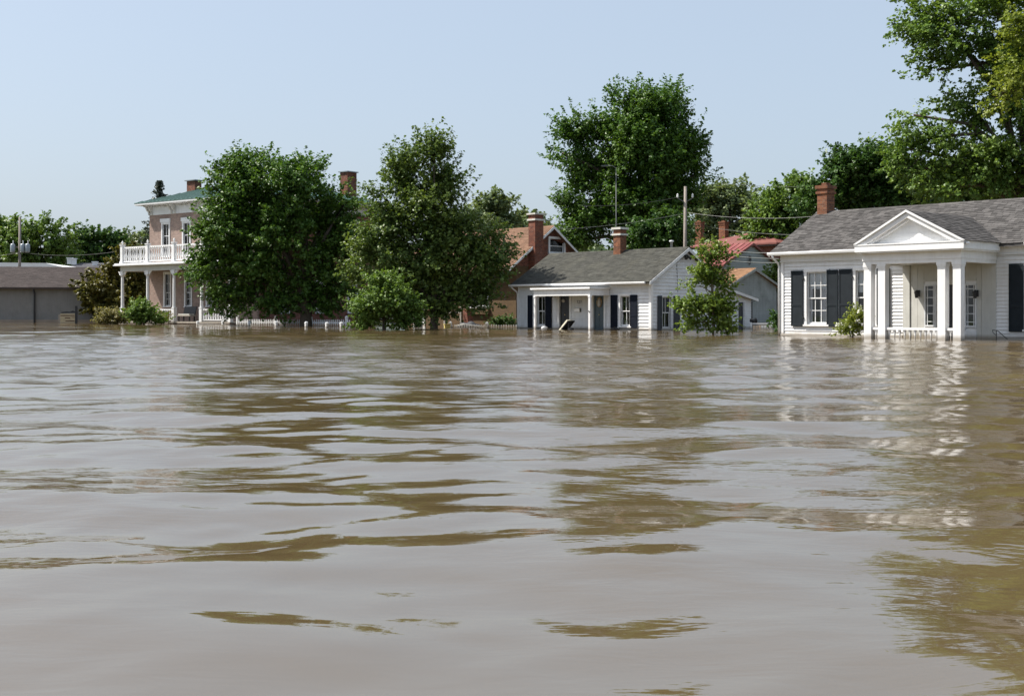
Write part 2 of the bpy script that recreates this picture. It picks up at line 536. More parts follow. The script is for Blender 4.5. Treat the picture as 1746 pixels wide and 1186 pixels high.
def shingles(parent, o, u, v, L, H, mat, tw=.3, th=.14, name='shingles', lift=.014, keep=None):
    """tabs over a roof plane: o = eave corner, u along the eave, v up the slope (unit vectors)"""
    o, u, v = (np.array(a, float) for a in (o, u, v))
    nrm = np.cross(u, v)
    V = []; F = []
    rows = int(H / th)
    th = H / rows
    for j in range(rows):
        x = -random.uniform(0, tw)
        while x < L:
            w_ = tw * random.uniform(.75, 1.2)
            a, b = max(x, 0), min(x + w_ - .008, L)
            x += w_
            if b - a < .03: continue
            if keep and not keep((a + b) / 2, (j + .5) * th): continue
            l1 = lift * random.uniform(.7, 1.6); dz = random.uniform(-.012, .012)
            k = len(V)
            p0 = o + u*a + v*(j*th + dz); p1 = o + u*b + v*(j*th + dz)
            q0 = o + u*a + v*((j+1)*th + .02); q1 = o + u*b + v*((j+1)*th + .02)
            V += [p0 + nrm*.001, p1 + nrm*.001, p1 + nrm*l1, p0 + nrm*l1, q1 + nrm*.003, q0 + nrm*.003]
            F += [(k, k+1, k+2, k+3), (k+3, k+2, k+4, k+5)]
    mb = MB(); mb.v = [tuple(p) for p in V]; mb.f = F
    return P(mb, name, mat, parent, kind='stuff')

def gable_roof(house, x0, x1, yf, yr, yb, ze, zr, mat, trim, th=.12, shingle=None, tw=.3, tht=.14, name='roof', backze=None):
    """ridge along x; yf front eave, yr ridge, yb back eave"""
    zb = ze if backze is None else backze
    mb = MB()
    mb.prism([(yf, ze), (yr, zr), (yr, zr - th*1.15), (yf, ze - th)], x0, x1, 'x')
    mb.prism([(yr, zr), (yb, zb), (yb, zb - th), (yr, zr - th*1.15)], x0, x1, 'x')
    r_ = P(mb, name, mat, house)
    if shingle:
        H = math.hypot(yr - yf, zr - ze)
        v = (0, (yr - yf) / H, (zr - ze) / H)
        shingles(r_, (x0, yf - v[1]*.03, ze - v[2]*.03 + .002), (1, 0, 0), v, x1 - x0, H + .03, shingle, tw, tht)
        rc = MB()
        x = x0
        while x < x1:
            b = min(x + .3, x1)
            rc.prism([(yr - .13, zr - .13*(zr-ze)/(yr-yf) + .02), (yr, zr + .035), (yr + .13, zr - .13*(zr-ze)/(yr-yf) + .02), (yr, zr + .015)], x, b - .006, 'x')
            x += .3
        P(rc, 'ridge_cap', shingle, r_, kind='stuff')
    # rake boards on both ends
    for xx, s_ in ((x0, -1), (x1, 1)):
        for ya, za, yb_, zb_ in ((yf, ze, yr, zr), (yb, zb, yr, zr)):
            rb = MB()
            a, b = (xx - .03, xx - .001) if s_ < 0 else (xx + .001, xx + .03)
            rb.prism([(ya, za - .015), (yb_, zb_ - .015), (yb_, zb_ - .2), (ya, za - .17)], a, b, 'x')
            P(rb, 'rake_board', trim, r_)
    return r_

def chimney(house, cx, cy, wx, wy, z0, z1, mat='chimney', cap='concrete', bands=(), name='chimney', parent=None, corbel=True, capw=.10, caph=.10, loc=(0, 0, 0), rotz=0.0):
    mb = MB()
    a, b = wx / 2, wy / 2
    mb.box(cx - a, cx + a, cy - b, cy + b, z0, z1 - .36)
    if corbel:
        mb.box(cx - a - .05, cx + a + .05, cy - b - .05, cy + b + .05, z1 - .36, z1 - .26)
        mb.box(cx - a - .01, cx + a + .01, cy - b - .01, cy + b + .01, z1 - .26, z1 - .14)
        mb.box(cx - a - .07, cx + a + .07, cy - b - .07, cy + b + .07, z1 - .14, z1)
    else:
        mb.box(cx - a, cx + a, cy - b, cy + b, z1 - .36, z1)
    ch = P(mb, name, mat, parent or house, loc, rotz)
    if cap:
        P(MB().box(cx - a - capw, cx + a + capw, cy - b - capw, cy + b + capw, z1 + .001, z1 + caph), 'chimney_cap', cap, ch)
    for za, zb in bands:
        P(MB().box(cx - a - capw*.8, cx + a + capw*.8, cy - b - capw*.8, cy + b + capw*.8, za, zb), 'chimney_band', cap or mat, ch)
    if not cap:
        P(MB().box(cx - a*.5, cx + a*.5, cy - b*.5, cy + b*.5, z1 + .001, z1 + .12), 'flue_tile', mat, ch)
    return ch

def baluster_mesh(h, r, mat, n=8, name='baluster'):
    pr = [(r*.9, 0), (r*.9, .08*h), (r*.5, .12*h), (r, .32*h), (r*.8, .45*h), (r*.42, .62*h), (r*.42, .78*h), (r*.75, .84*h), (r*.5, .88*h), (r*.95, .93*h), (r*.95, h)]
    return MB().lathe(pr, 0, 0, n).mesh(name, mat, True)

# ------------------------------------------------------------------ ground and water
def build_ground():
    xs = np.linspace(-1500, 1500, 61); ys = np.concatenate([np.linspace(-30, 260, 59), np.linspace(280, 3000, 30)])
    X, Y = np.meshgrid(xs, ys)
    rise = np.clip((Y - 175) / 130, 0, 1)
    Z = -0.9 + rise**1.5 * 4.0 + .5 * rise * np.sin(X * .013) + np.clip((Y - 300) / 2700, 0, 1) * 14
    V = np.stack([X, Y, Z], -1).reshape(-1, 3)
    mb = MB(); mb.v = [tuple(p) for p in V]
    nx = len(xs)
    mb.f = [(j*nx + i, j*nx + i + 1, (j+1)*nx + i + 1, (j+1)*nx + i) for j in range(len(ys) - 1) for i in range(nx - 1)]
    M['grass'] = surf('flooded_lawn', (.06, .085, .03), .95, .3, .2)
    P(mb, 'ground', 'grass', None, smooth=True, kind='structure')
build_ground()

def build_water():
    ys = [1.6]
    while ys[-1] < 235:
        ys.append(ys[-1] + max(.009, ys[-1] * .0046))
    ys = np.array(ys); nx = 400
    t = np.linspace(-1, 1, nx)
    X = t[None, :] * (ys[:, None] * .56 + 2.2)
    Y = np.repeat(ys[:, None], nx, 1)
    Z = np.zeros_like(X)
    # slow patches of wind: calm close to the houses, more ruffled in the middle distance
    def lump(sx, sy, seed):
        r_ = np.random.default_rng(seed); o = np.zeros_like(X)
        for _ in range(9):
            k = r_.normal(size=2); ph = r_.uniform(0, 6.28)
            o += np.sin(X * k[0] / sx + Y * k[1] / sy + ph)
        return o / 3.0
    patch = 1 / (1 + np.exp(-2.0 * lump(5, 9, 3)))
    sm = lambda a, b: np.clip((Y + 3 * lump(14, 30, 5) - a) / (b - a), 0, 1)
    lane = sm(15, 24) * (1 - sm(40, 52))            # a lane of wind-ruffled water in the middle distance
    r_ = np.random.default_rng(23)
    spac = np.maximum(ys * .0046, .01)[:, None]
    def waves(n, l0, l1, slope, ang, spread, amp=1.0):
        global_z = np.zeros_like(X)
        for i in range(n):
            lam = l0 * (l1 / l0) ** r_.uniform()
            k = 2 * math.pi / lam
            a = R(ang) + r_.normal() * R(spread)
            kx, ky = k * math.sin(a), k * math.cos(a)
            fade = np.clip((lam / np.maximum(spac * 1.0, .01) - 2.5) / 4.0, 0, 1)
            global_z += fade * (slope / k) * math.sqrt(2.0 / n) * np.sin(kx * X + ky * Y + r_.uniform(0, 6.28))
        return global_z * amp
    Z += waves(26, 1.2, 3.8, .041, 8, 24)
    Z += waves(40, .45, 1.4, .038, -6, 30) * (.75 + .7 * patch)
    Z += waves(56, .42, 1.5, .068, 0, 62) * lane
    Z += waves(50, .16, .55, .030, 4, 45) * (.22 + 1.1 * patch + 1.3 * lane)
    Z += waves(40, .09, .22, .022, 2, 40) * (.10 + .9 * patch ** 2)
    V = np.stack([X, Y, Z], -1).reshape(-1, 3).astype(np.float32)
    ny = len(ys)
    i, j = np.meshgrid(np.arange(nx - 1), np.arange(ny - 1))
    q = (j * nx + i)
    F = np.stack([q, q + 1, q + nx + 1, q + nx], -1).reshape(-1, 4).astype(np.int32)
    me = bpy.data.meshes.new('water')
    me.vertices.add(len(V)); me.vertices.foreach_set('co', V.ravel())
    me.loops.add(F.size); me.loops.foreach_set('vertex_index', F.ravel())
    me.polygons.add(len(F))
    me.polygons.foreach_set('loop_start', np.arange(0, F.size, 4, dtype=np.int32))
    me.polygons.foreach_set('use_smooth', np.ones(len(F), dtype=bool))
    me.update(calc_edges=True)
    m, n, out = nodes_of('muddy_flood_water')
    p = n.nodes.new('ShaderNodeBsdfPrincipled')
    pos = mapping(n)
    f = noise(n, .12, 4, .6, mapping(n, (1, .35, 1)))
    c = mixrgb(n, rgba((.092, .066, .031)), rgba((.118, .086, .046)), remap(n, f, .3, .7, 0, 1))
    n.links.new(c, p.inputs['Base Color'])
    p.inputs['Roughness'].default_value = 0.03
    p.inputs['IOR'].default_value = 2.8
    p.inputs['Specular IOR Level'].default_value = 0.5
    sep = n.nodes.new('ShaderNodeSeparateXYZ')
    n.links.new(pos, sep.inputs[0])
    wob = n.nodes.new('ShaderNodeMath'); wob.operation = 'MULTIPLY_ADD'
    n.links.new(noise(n, .06, 3, .5, pos), wob.inputs[0]); wob.inputs[1].default_value = 16.0
    n.links.new(sep.outputs[1], wob.inputs[2])
    up_ = remap(n, wob.outputs[0], 22, 31, 0, 1); dn_ = remap(n, wob.outputs[0], 48, 60, 1, 0)
    lane_ = n.nodes.new('ShaderNodeMath'); lane_.operation = 'MULTIPLY'
    n.links.new(up_, lane_.inputs[0]); n.links.new(dn_, lane_.inputs[1])
    def amount(lo, hi, k):
        q = n.nodes.new('ShaderNodeMath'); q.operation = 'MULTIPLY_ADD'; q.use_clamp = True
        n.links.new(lane_.outputs[0], q.inputs[0]); q.inputs[1].default_value = k
        n.links.new(remap(n, noise(n, .16, 2, .5, mapping(n, (1, .5, 1))), .38, .62, lo, hi), q.inputs[2])
        return q.outputs[0]
    b1 = n.nodes.new('ShaderNodeBump')
    n.links.new(amount(.06, .45, .6), b1.inputs['Strength'])
    b1.inputs['Distance'].default_value = 0.03
    n.links.new(noise(n, 3.2, 3, .55, mapping(n, (.6, 1.5, 1)), .4), b1.inputs['Height'])
    b2 = n.nodes.new('ShaderNodeBump')
    b2.inputs['Distance'].default_value = 0.012
    n.links.new(amount(.0, .35, .7), b2.inputs['Strength'])
    n.links.new(noise(n, 9, 3, .6, mapping(n, (.6, 1.2, 1)), .3), b2.inputs['Height'])
    n.links.new(b1.outputs[0], b2.inputs['Normal'])
    n.links.new(b2.outputs[0], p.inputs['Normal'])
    n.links.new(p.outputs[0], out.inputs[0])
    me.materials.append(m)
    put('water', me, None, kind='structure')
build_water()
# ------------------------------------------------------------------ white house with the portico (right)
def moved(F, x, y):
    G = Fr(CX, 1, 0); G.a, G.e, G.d = F.a, F.e, F.d
    G.o = F.w(x, y)
    return G

def portico_house():
    F = Fr(1333, 51.2, -46.8)
    H = thing('portico_house', 'white clapboard house with pedimented portico, dark shutters and grey shingle roof', 'house', F.loc(), F.a)
    W = F.s(1746) + 5.5
    yr = F.y(1394, -.3); zr = F.z(361, -.3, yr) - .03
    ze = F.z(431, -.35, -.38)
    dep = 2 * yr
    ztop = ze + .10
    def S(p, y=0.0): return F.s(p, y)
    def ox(a, b, ya, yb):
        x0, x1 = S(a), S(b); xm = (x0 + x1) / 2
        return (x0, x1, F.z(yb, xm), F.z(ya, xm))
    w1 = ox(1376.5, 1410.5, 463.5, 553); w2 = ox(1460, 1493.5, 461, 553.5)
    sl1 = ox(1579, 1594.5, 487.5, 554); sl2 = ox(1648, 1663.5, 486, 555)
    dr = (S(1607), S(1636), -.5, F.z(485, S(1620)))
    w3 = ox(1752, 1786, 452, 562)
    ops = [w1, w2, sl1, sl2, dr, w3]
    wl = wall(H, 0, W, -.9, ztop, ops, 'white')
    ent0, ent1 = S(1541), S(1699.5)
    no = [(o[0] - .11, o[1] + .11, o[2] - .07, o[3] + .13) for o in (w1, w2, w3)] + [(ent0, ent1, -2, 9)]
    clapboards(wl, .12, W - .1, F.z(569, .5) + .0, ze - .36, .132, no, 'white')
    # other walls (closed box, dark inside)
    wall(H, .16, dep - .16, -.9, ztop, [], 'white', (0, dep, 0), R(-90), gable=(yr, zr - .12))
    wall(H, .16, dep - .16, -.9, ztop, [], 'white', (W, 0, 0), R(90), gable=(yr, zr - .12))
    wall(H, 0, W, -.9, ztop, [], 'white', (W, dep, 0), R(180))
    P(MB().box(.2, W - .2, .2, dep - .2, -.55, -.45), 'floor_deck', 'wood', H)
    P(MB().box(.17, W - .17, 1.3, 1.4, -.44, ztop - .01).box(.165, W - .165, .3, 1.299, ztop - .12, ztop - .02), 'shade_backing', 'room_dark', H)  # added dark backing and ceiling sheet, keeps the interior dark behind the glass
    # trim
    P(MB().box(-.015, .13, -.07, .02, -.9, ze - .34).box(-.02, .02, -.02, .2, -.9, ze - .34), 'corner_board', 'white', H)
    P(MB().box(-.02, W, -.072, -.001, ze - .36, ztop - .001).box(-.04, W, -.11, -.073, ze - .13, ztop - .001).box(-.03, W, -.10, -.073, ze - .40, ze - .355), 'frieze_board', 'white', H)
    P(MB().box(-.02, ent0 - .02, -.06, -.001, -.9, F.z(570, .5)).box(-.03, ent0 - .02, -.09, -.061, F.z(570, .5) - .05, F.z(569.5, .5) + .02), 'water_table', 'white', H)
    P(MB().box(ent1 + .02, W, -.06, -.001, -.9, F.z(570, .5)), 'water_table', 'white', H)
    # roof
    r_ = gable_roof(H, -.35, W + .3, -.38, yr, dep + .38, ze, zr, 'shingle', 'white', shingle='shingle', tw=.27, tht=.165)
    P(MB().box(-.33, W + .2, -.36, .0, ze - .125, ze - .10), 'soffit', 'white', H)
    # windows
    cz = lambda o, k: o[2] + (o[3] - o[2]) * k
    window(H, *w1, cols=3, rows=2, mat='white', curtain=[(w1[0], w1[1], cz(w1, .68), cz(w1, 1), 'curtain'),
           (w1[0], w1[0] + .17, cz(w1, 0), cz(w1, .68), 'lace'), (w1[1] - .42, w1[1], cz(w1, 0), cz(w1, .68), 'lace')])
    window(H, *w2, cols=3, rows=2, mat='white', curtain=[(w2[0], w2[1], cz(w2, .6), cz(w2, 1), 'curtain'), (w2[1] - .3, w2[1], cz(w2, 0), cz(w2, .6), 'lace')])
    window(H, *w3, cols=3, rows=2, mat='white', curtain=[(w3[0], w3[1], cz(w3, .6), cz(w3, 1), 'curtain')])
    for a, b, o in ((1351, 1371, w1), (1411.5, 1430.5, w1), (1432.5, 1454.5, w2), (1497, 1519, w2), (1722, 1747, w3)):
        shutter(H, S(a), S(b), o[2] - .08, o[3] + .07)
    # shutter hinges (small dark pintles)
    for p, o in ((1371.3, w1), (1454.8, w2)):
        for k in (.12, .88):
            x = S(p); z = o[2] + (o[3] - o[2]) * k
            P(MB().box(x - .01, x + .04, -.115, -.06, z - .035, z + .035), 'shutter_hinge', 'black', H)
    # entry surround: wide boards, pilasters, sidelights, door
    yp = -.03
    es = MB()
    zt = ze - .37
    def board(a, b, y0, z0, z1): es.box(S(a), S(b), y0, -.001, z0, z1)
    board(1541, 1552.5, -.075, -.9, zt); board(1553.2, 1565, -.03, -.9, zt); board(1565.4, 1576, -.034, -.9, zt)
    board(1675, 1699.5, -.05, -.9, zt); board(1665.5, 1674.3, -.034, -.9, zt)
    zc = F.z(478, S(1586))
    for a, b in ((1576.3, 1597.5), (1646, 1665.2)):
        board(a, b, -.028, zc, zt); board(a, b, -.055, zc - .04, zc + .04)
    board(1597.8, 1645.7, -.04, dr[3] + .02, zt)
    board(1597.8, 1606.8, -.045, -.9, dr[3]); board(1636.3, 1645.7, -.045, -.9, dr[3])
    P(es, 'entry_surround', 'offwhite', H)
    for o in (sl1, sl2):
        mb = MB()
        mb.box(o[0] - .05, o[0], -.06, .06, o[2] - .12, o[3] + .05).box(o[1], o[1] + .05, -.06, .06, o[2] - .12, o[3] + .05)
        mb.box(o[0], o[1], -.06, .06, o[3], o[3] + .05).box(o[0], o[1], -.06, .06, o[2] - .06, o[2])
        s_ = P(mb, 'sidelight', 'white2', H)
        w_, h_ = o[1] - o[0], o[3] - o[2]
        xs = [0, .17, .83, 1]; zs = [0, .09, .295, .5, .705, .91, 1]
        m_ = MB()
        for k in xs[1:-1]: m_.box(o[0] + w_*k - .014, o[0] + w_*k + .014, -.02, .02, o[2], o[3])
        for k in zs[1:-1]: m_.box(o[0], o[1], -.018, .018, o[2] + h_*k - .014, o[2] + h_*k + .014)
        P(m_, 'muntin', 'white2', s_)
        for i in range(3):
            for j in range(6):
                P(MB().box(o[0] + w_*xs[i], o[0] + w_*xs[i+1], -.004, .0, o[2] + h_*zs[j], o[2] + h_*zs[j+1]), 'pane', 'glass', s_)
        P(MB().box(o[0] - .05, o[1] + .05, -.055, -.03, -.9, o[2] - .20), 'lower_panel', 'white2', s_)
    d_ = MB().box(dr[0], dr[1], .06, .11, dr[2], dr[3])
    for a, b in ((.08, .36), (.42, .92)):
        for c, e in ((.1, .46), (.54, .9)):
            d_.box(dr[0] + (dr[1]-dr[0])*c, dr[0] + (dr[1]-dr[0])*e, .045, .0599, dr[2] + (dr[3]-dr[2])*a, dr[2] + (dr[3]-dr[2])*b)
    do = P(d_, 'door', 'darkdoor', H)
    P(MB().lathe([(.035, 0), (.035, .03), (.02, .06), (.001, .07)], 0, 0, 8), 'door_knob', 'brass', do, (dr[0] + .1, .02, .45))
    # portico
    yP = -2.7
    xc = [S(p, yP) for p in (1473, 1496.8, 1598.3, 1624.6)]
    cw = .29
    zcap = F.z(451, xc[0], yP)
    PT = P(MB().box(xc[0] - .05, xc[3] + cw + .05, yP - .05, -.001, -.62, -.5), 'portico_floor', 'concrete', H)
    for x in xc:
        mb = MB().box(x, x + cw, yP, yP + cw, -.9, zcap - .1)
        mb.box(x - .03, x + cw + .03, yP - .03, yP + cw + .03, zcap - .1, zcap - .001).box(x - .015, x + cw + .015, yP - .015, yP + cw + .015, zcap - .16, zcap - .1)
        P(mb, 'column', 'white', H)
    xl, xr = xc[0] - .02, S(1638.5, yP)
    zA, zB, zC = zcap, F.z(430.5, xl, yP), F.z(420, xl, yP)
    zmid = zA + (zB - zA) * .27
    for nm, bx in (('entablature', (xl, xr, yP - .02, yP + .30)), ('entablature', (xl, xl + .3, yP + .301, -.055)), ('entablature', (xr - .3, xr, yP + .301, -.055))):
        mb = MB().box(bx[0], bx[1], bx[2], bx[3], zA, zmid)
        g = .025
        mb.box(bx[0] - g, bx[1] + g, bx[2] - g, bx[3], zmid + .001, zB)
        P(mb, nm, 'white', H)
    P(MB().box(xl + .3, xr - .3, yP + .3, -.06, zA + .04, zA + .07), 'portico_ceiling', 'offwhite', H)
    ov = .34
    xL, xR, yF = S(1457, yP - ov), S(1643, yP - ov), yP - ov
    mb = MB().box(xL, xR, yF, -.30, zB + .001, zC)
    mb.box(xL + .05, xR - .05, yF + .05, -.30, zB - .05, zB).box(xL - .02, xR + .02, yF - .02, -.3, zC + .001, zC + .05)
    P(mb, 'cornice', 'white', H)
    # pediment
    xa = (xL + xR) / 2
    xa = S(1545, yF)
    za = F.z(357.5, xa, yF)
    z0 = zC + .052
    xLo, xRo = xL - .06, xR + .06
    def rake(y0, y1, off, hgt):
        mb = MB()
        for xe in (xLo, xRo):
            sl = (za - z0) / abs(xa - xe)
            c = 1 / math.cos(math.atan(sl))
            A = (xe, z0 - off*c); B = (xa, za - off*c); Cc = (xa, za - (off + hgt)*c); D_ = (xe, z0 - (off + hgt)*c)
            # clip at the cornice top
            def cl(p, q):
                if p[1] >= z0: return p
                t = (z0 - p[1]) / (q[1] - p[1]); return (p[0] + (q[0]-p[0])*t, z0)
            A2 = cl(A, B); D2 = cl(D_, Cc)
            mb.prism([A2, B, Cc, D2], y0, y1, 'y')
        return mb
    P(rake(yF - .04, yP + .3, .0, .07), 'rake_moulding', 'white', H)
    P(rake(yF + .03, yP + .3, .071, .17), 'rake_fascia', 'white', H)
    P(rake(yF + .14, yP + .3, .242, .08), 'rake_moulding', 'white', H)
    ty = MB()
    k = 0; z = z0
    while z < za - .45:
        h = .115; zb = min(z + h, za - .3)
        fl = lambda zz: xLo + (xa - xLo) * (zz + .25 - z0) / (za - z0)
        fr = lambda zz: xRo + (xa - xRo) * (zz + .25 - z0) / (za - z0)
        a = [(fl(z), z), (fr(z), z), (fr(zb), zb), (fl(zb), zb)]
        P(MB().prism(a, yF + .30, yF + .34, 'y'), 'tympanum_board', 'white', H).location.y = .008 * (k % 2)
        z += h; k += 1
    P(MB().prism([(xLo + .2, z0), (xRo - .2, z0), (xa, za - .15)], yF + .36, yF + .45, 'y'), 'tympanum', 'white', H)
    # portico roof
    pr = MB(); t = .1; yb = 2.6
    pr.prism([(xLo, z0), (xa, za), (xa, za - t), (xLo, z0 - t*.2)], yF + .0, yb, 'y')
    pr.prism([(xRo, z0), (xa, za), (xa, za - t), (xRo, z0 - t*.2)], yF + .0, yb, 'y')
    for v in range(len(pr.v)): pr.v[v] = (pr.v[v][0], pr.v[v][1], pr.v[v][2] + .004)
    prr = P(pr, 'portico_roof', 'shingle', H)
    Hs = math.hypot(xRo - xa, za - z0)
    mainz = lambda y: ze + (zr - ze) * (y + .38) / (yr + .38)
    def keepR(a, b):
        y = yF + a; zz = z0 + (za - z0) * b / Hs
        return zz > mainz(y) - .12 or y < -.38
    vv = ((xa - xRo) / Hs, 0, (za - z0) / Hs)
    shingles(prr, (xRo + .03, yF, z0 - .01), (0, 1, 0), vv, yb - yF, Hs, 'shingle', .27, .165, keep=keepR)
    Hl = math.hypot(xLo - xa, za - z0)
    vl = ((xa - xLo) / Hl, 0, (za - z0) / Hl)
    shingles(prr, (xLo - .03, yb, z0 - .01), (0, -1, 0), vl, yb - yF, Hl, 'shingle', .27, .165, keep=lambda a, b: (z0 + (za-z0)*b/Hl) > mainz(yb - a) - .12 or yb - a < -.38)
    # gutters and downspout
    for a, b in ((-.38, xL - .12), (xR + .95, W + .3)):
        P(MB().prism([(-.39, ze - .02), (-.50, ze - .005), (-.52, ze - .03), (-.50, ze - .11), (-.40, ze - .125)], a, b, 'x'), 'gutter', 'white', H)
    for x, y in ((xL - .12, -.45), (xRo + .02, yF + .12)):
        P(MB().lathe([(.0, -.05), (.055, -.04), (.075, 0), (.055, .04), (0, .05)], 0, 0, 8), 'gutter_end', 'white', H, (x, y, z0 - .1 if y < -1 else ze - .01), smooth=True)
    P(MB().tube([(-.16, -.45, ze - .1), (-.16, -.40, ze - .22), (-.09, -.12, ze - .45), (-.07, -.085, ze - .58), (-.07, -.085, -.9)], .05, 8), 'downspout', 'white', H, smooth=True)
    # chimney
    chimney(H, F.s(1403.5, yr - .1) + .02, yr + .08, .48, .60, zr - .5, F.z(315, 0.6, yr), mat='chimney', cap=None)
    # balustrade
    zr0 = F.z(562, xc[1], yP); hb = .92
    bme = baluster_mesh(hb, .055, 'white')
    for a, b, n in ((xc[0] + cw, xc[1], 1), (xc[1] + cw, xc[2], 10), (xc[2] + cw, xc[3], 1)):
        rl = P(MB().box(a, b, yP + .05, yP + .21, zr0, zr0 + .09).box(a, b, yP + .09, yP + .17, -.62, -.56), 'balustrade_rail', 'white', H)
        for i in range(n):
            put('baluster', bme, rl, (a + (b - a) * (i + .5) / n, yP + .13, zr0 - hb - .001))
    # lanterns
    for p in (1568, 1667.5):
        x = S(p); z = F.z(500, x)
        l = MB().box(x - .05, x + .05, -.075, -.052, z - .12, z + .12)
        l.tube([(x, -.07, z + .05), (x, -.2, z + .12), (x, -.24, z + .1)], .014, 5)
        l.lathe([(.02, z + .11), (.10, z + .04), (.10, z + .03), (.085, z + .03)], x, -.24, 6)
        l.lathe([(.045, z - .18), (.05, z - .17), (.082, z + .029)], x, -.24, 6)
        P(l, 'wall_lantern', 'black', H)
    # iron handrail by the steps
    xh, yh = S(1699, -.55), -.55
    zt = F.z(563, xh, yh)
    hr = MB()
    hr.tube([(S(1692, yh), yh, zt + .01), (S(1697, yh), yh, zt + .0), (S(1702, yh), yh, zt - .03), (S(1717, yh), yh, zt - .30), (S(1725, yh), yh, zt - .46)], .013, 6)
    hr.tube([(xh, yh, zt), (xh, yh, -.6)], .012, 6)
    hr.tube([(xh - .14, yh, zt - .01), (xh - .12, yh, zt - .09), (xh - .03, yh, zt - .16), (xh, yh, zt - .14)], .012, 5)
    P(hr, 'iron_handrail', 'black', H)
    return H
portico_house()

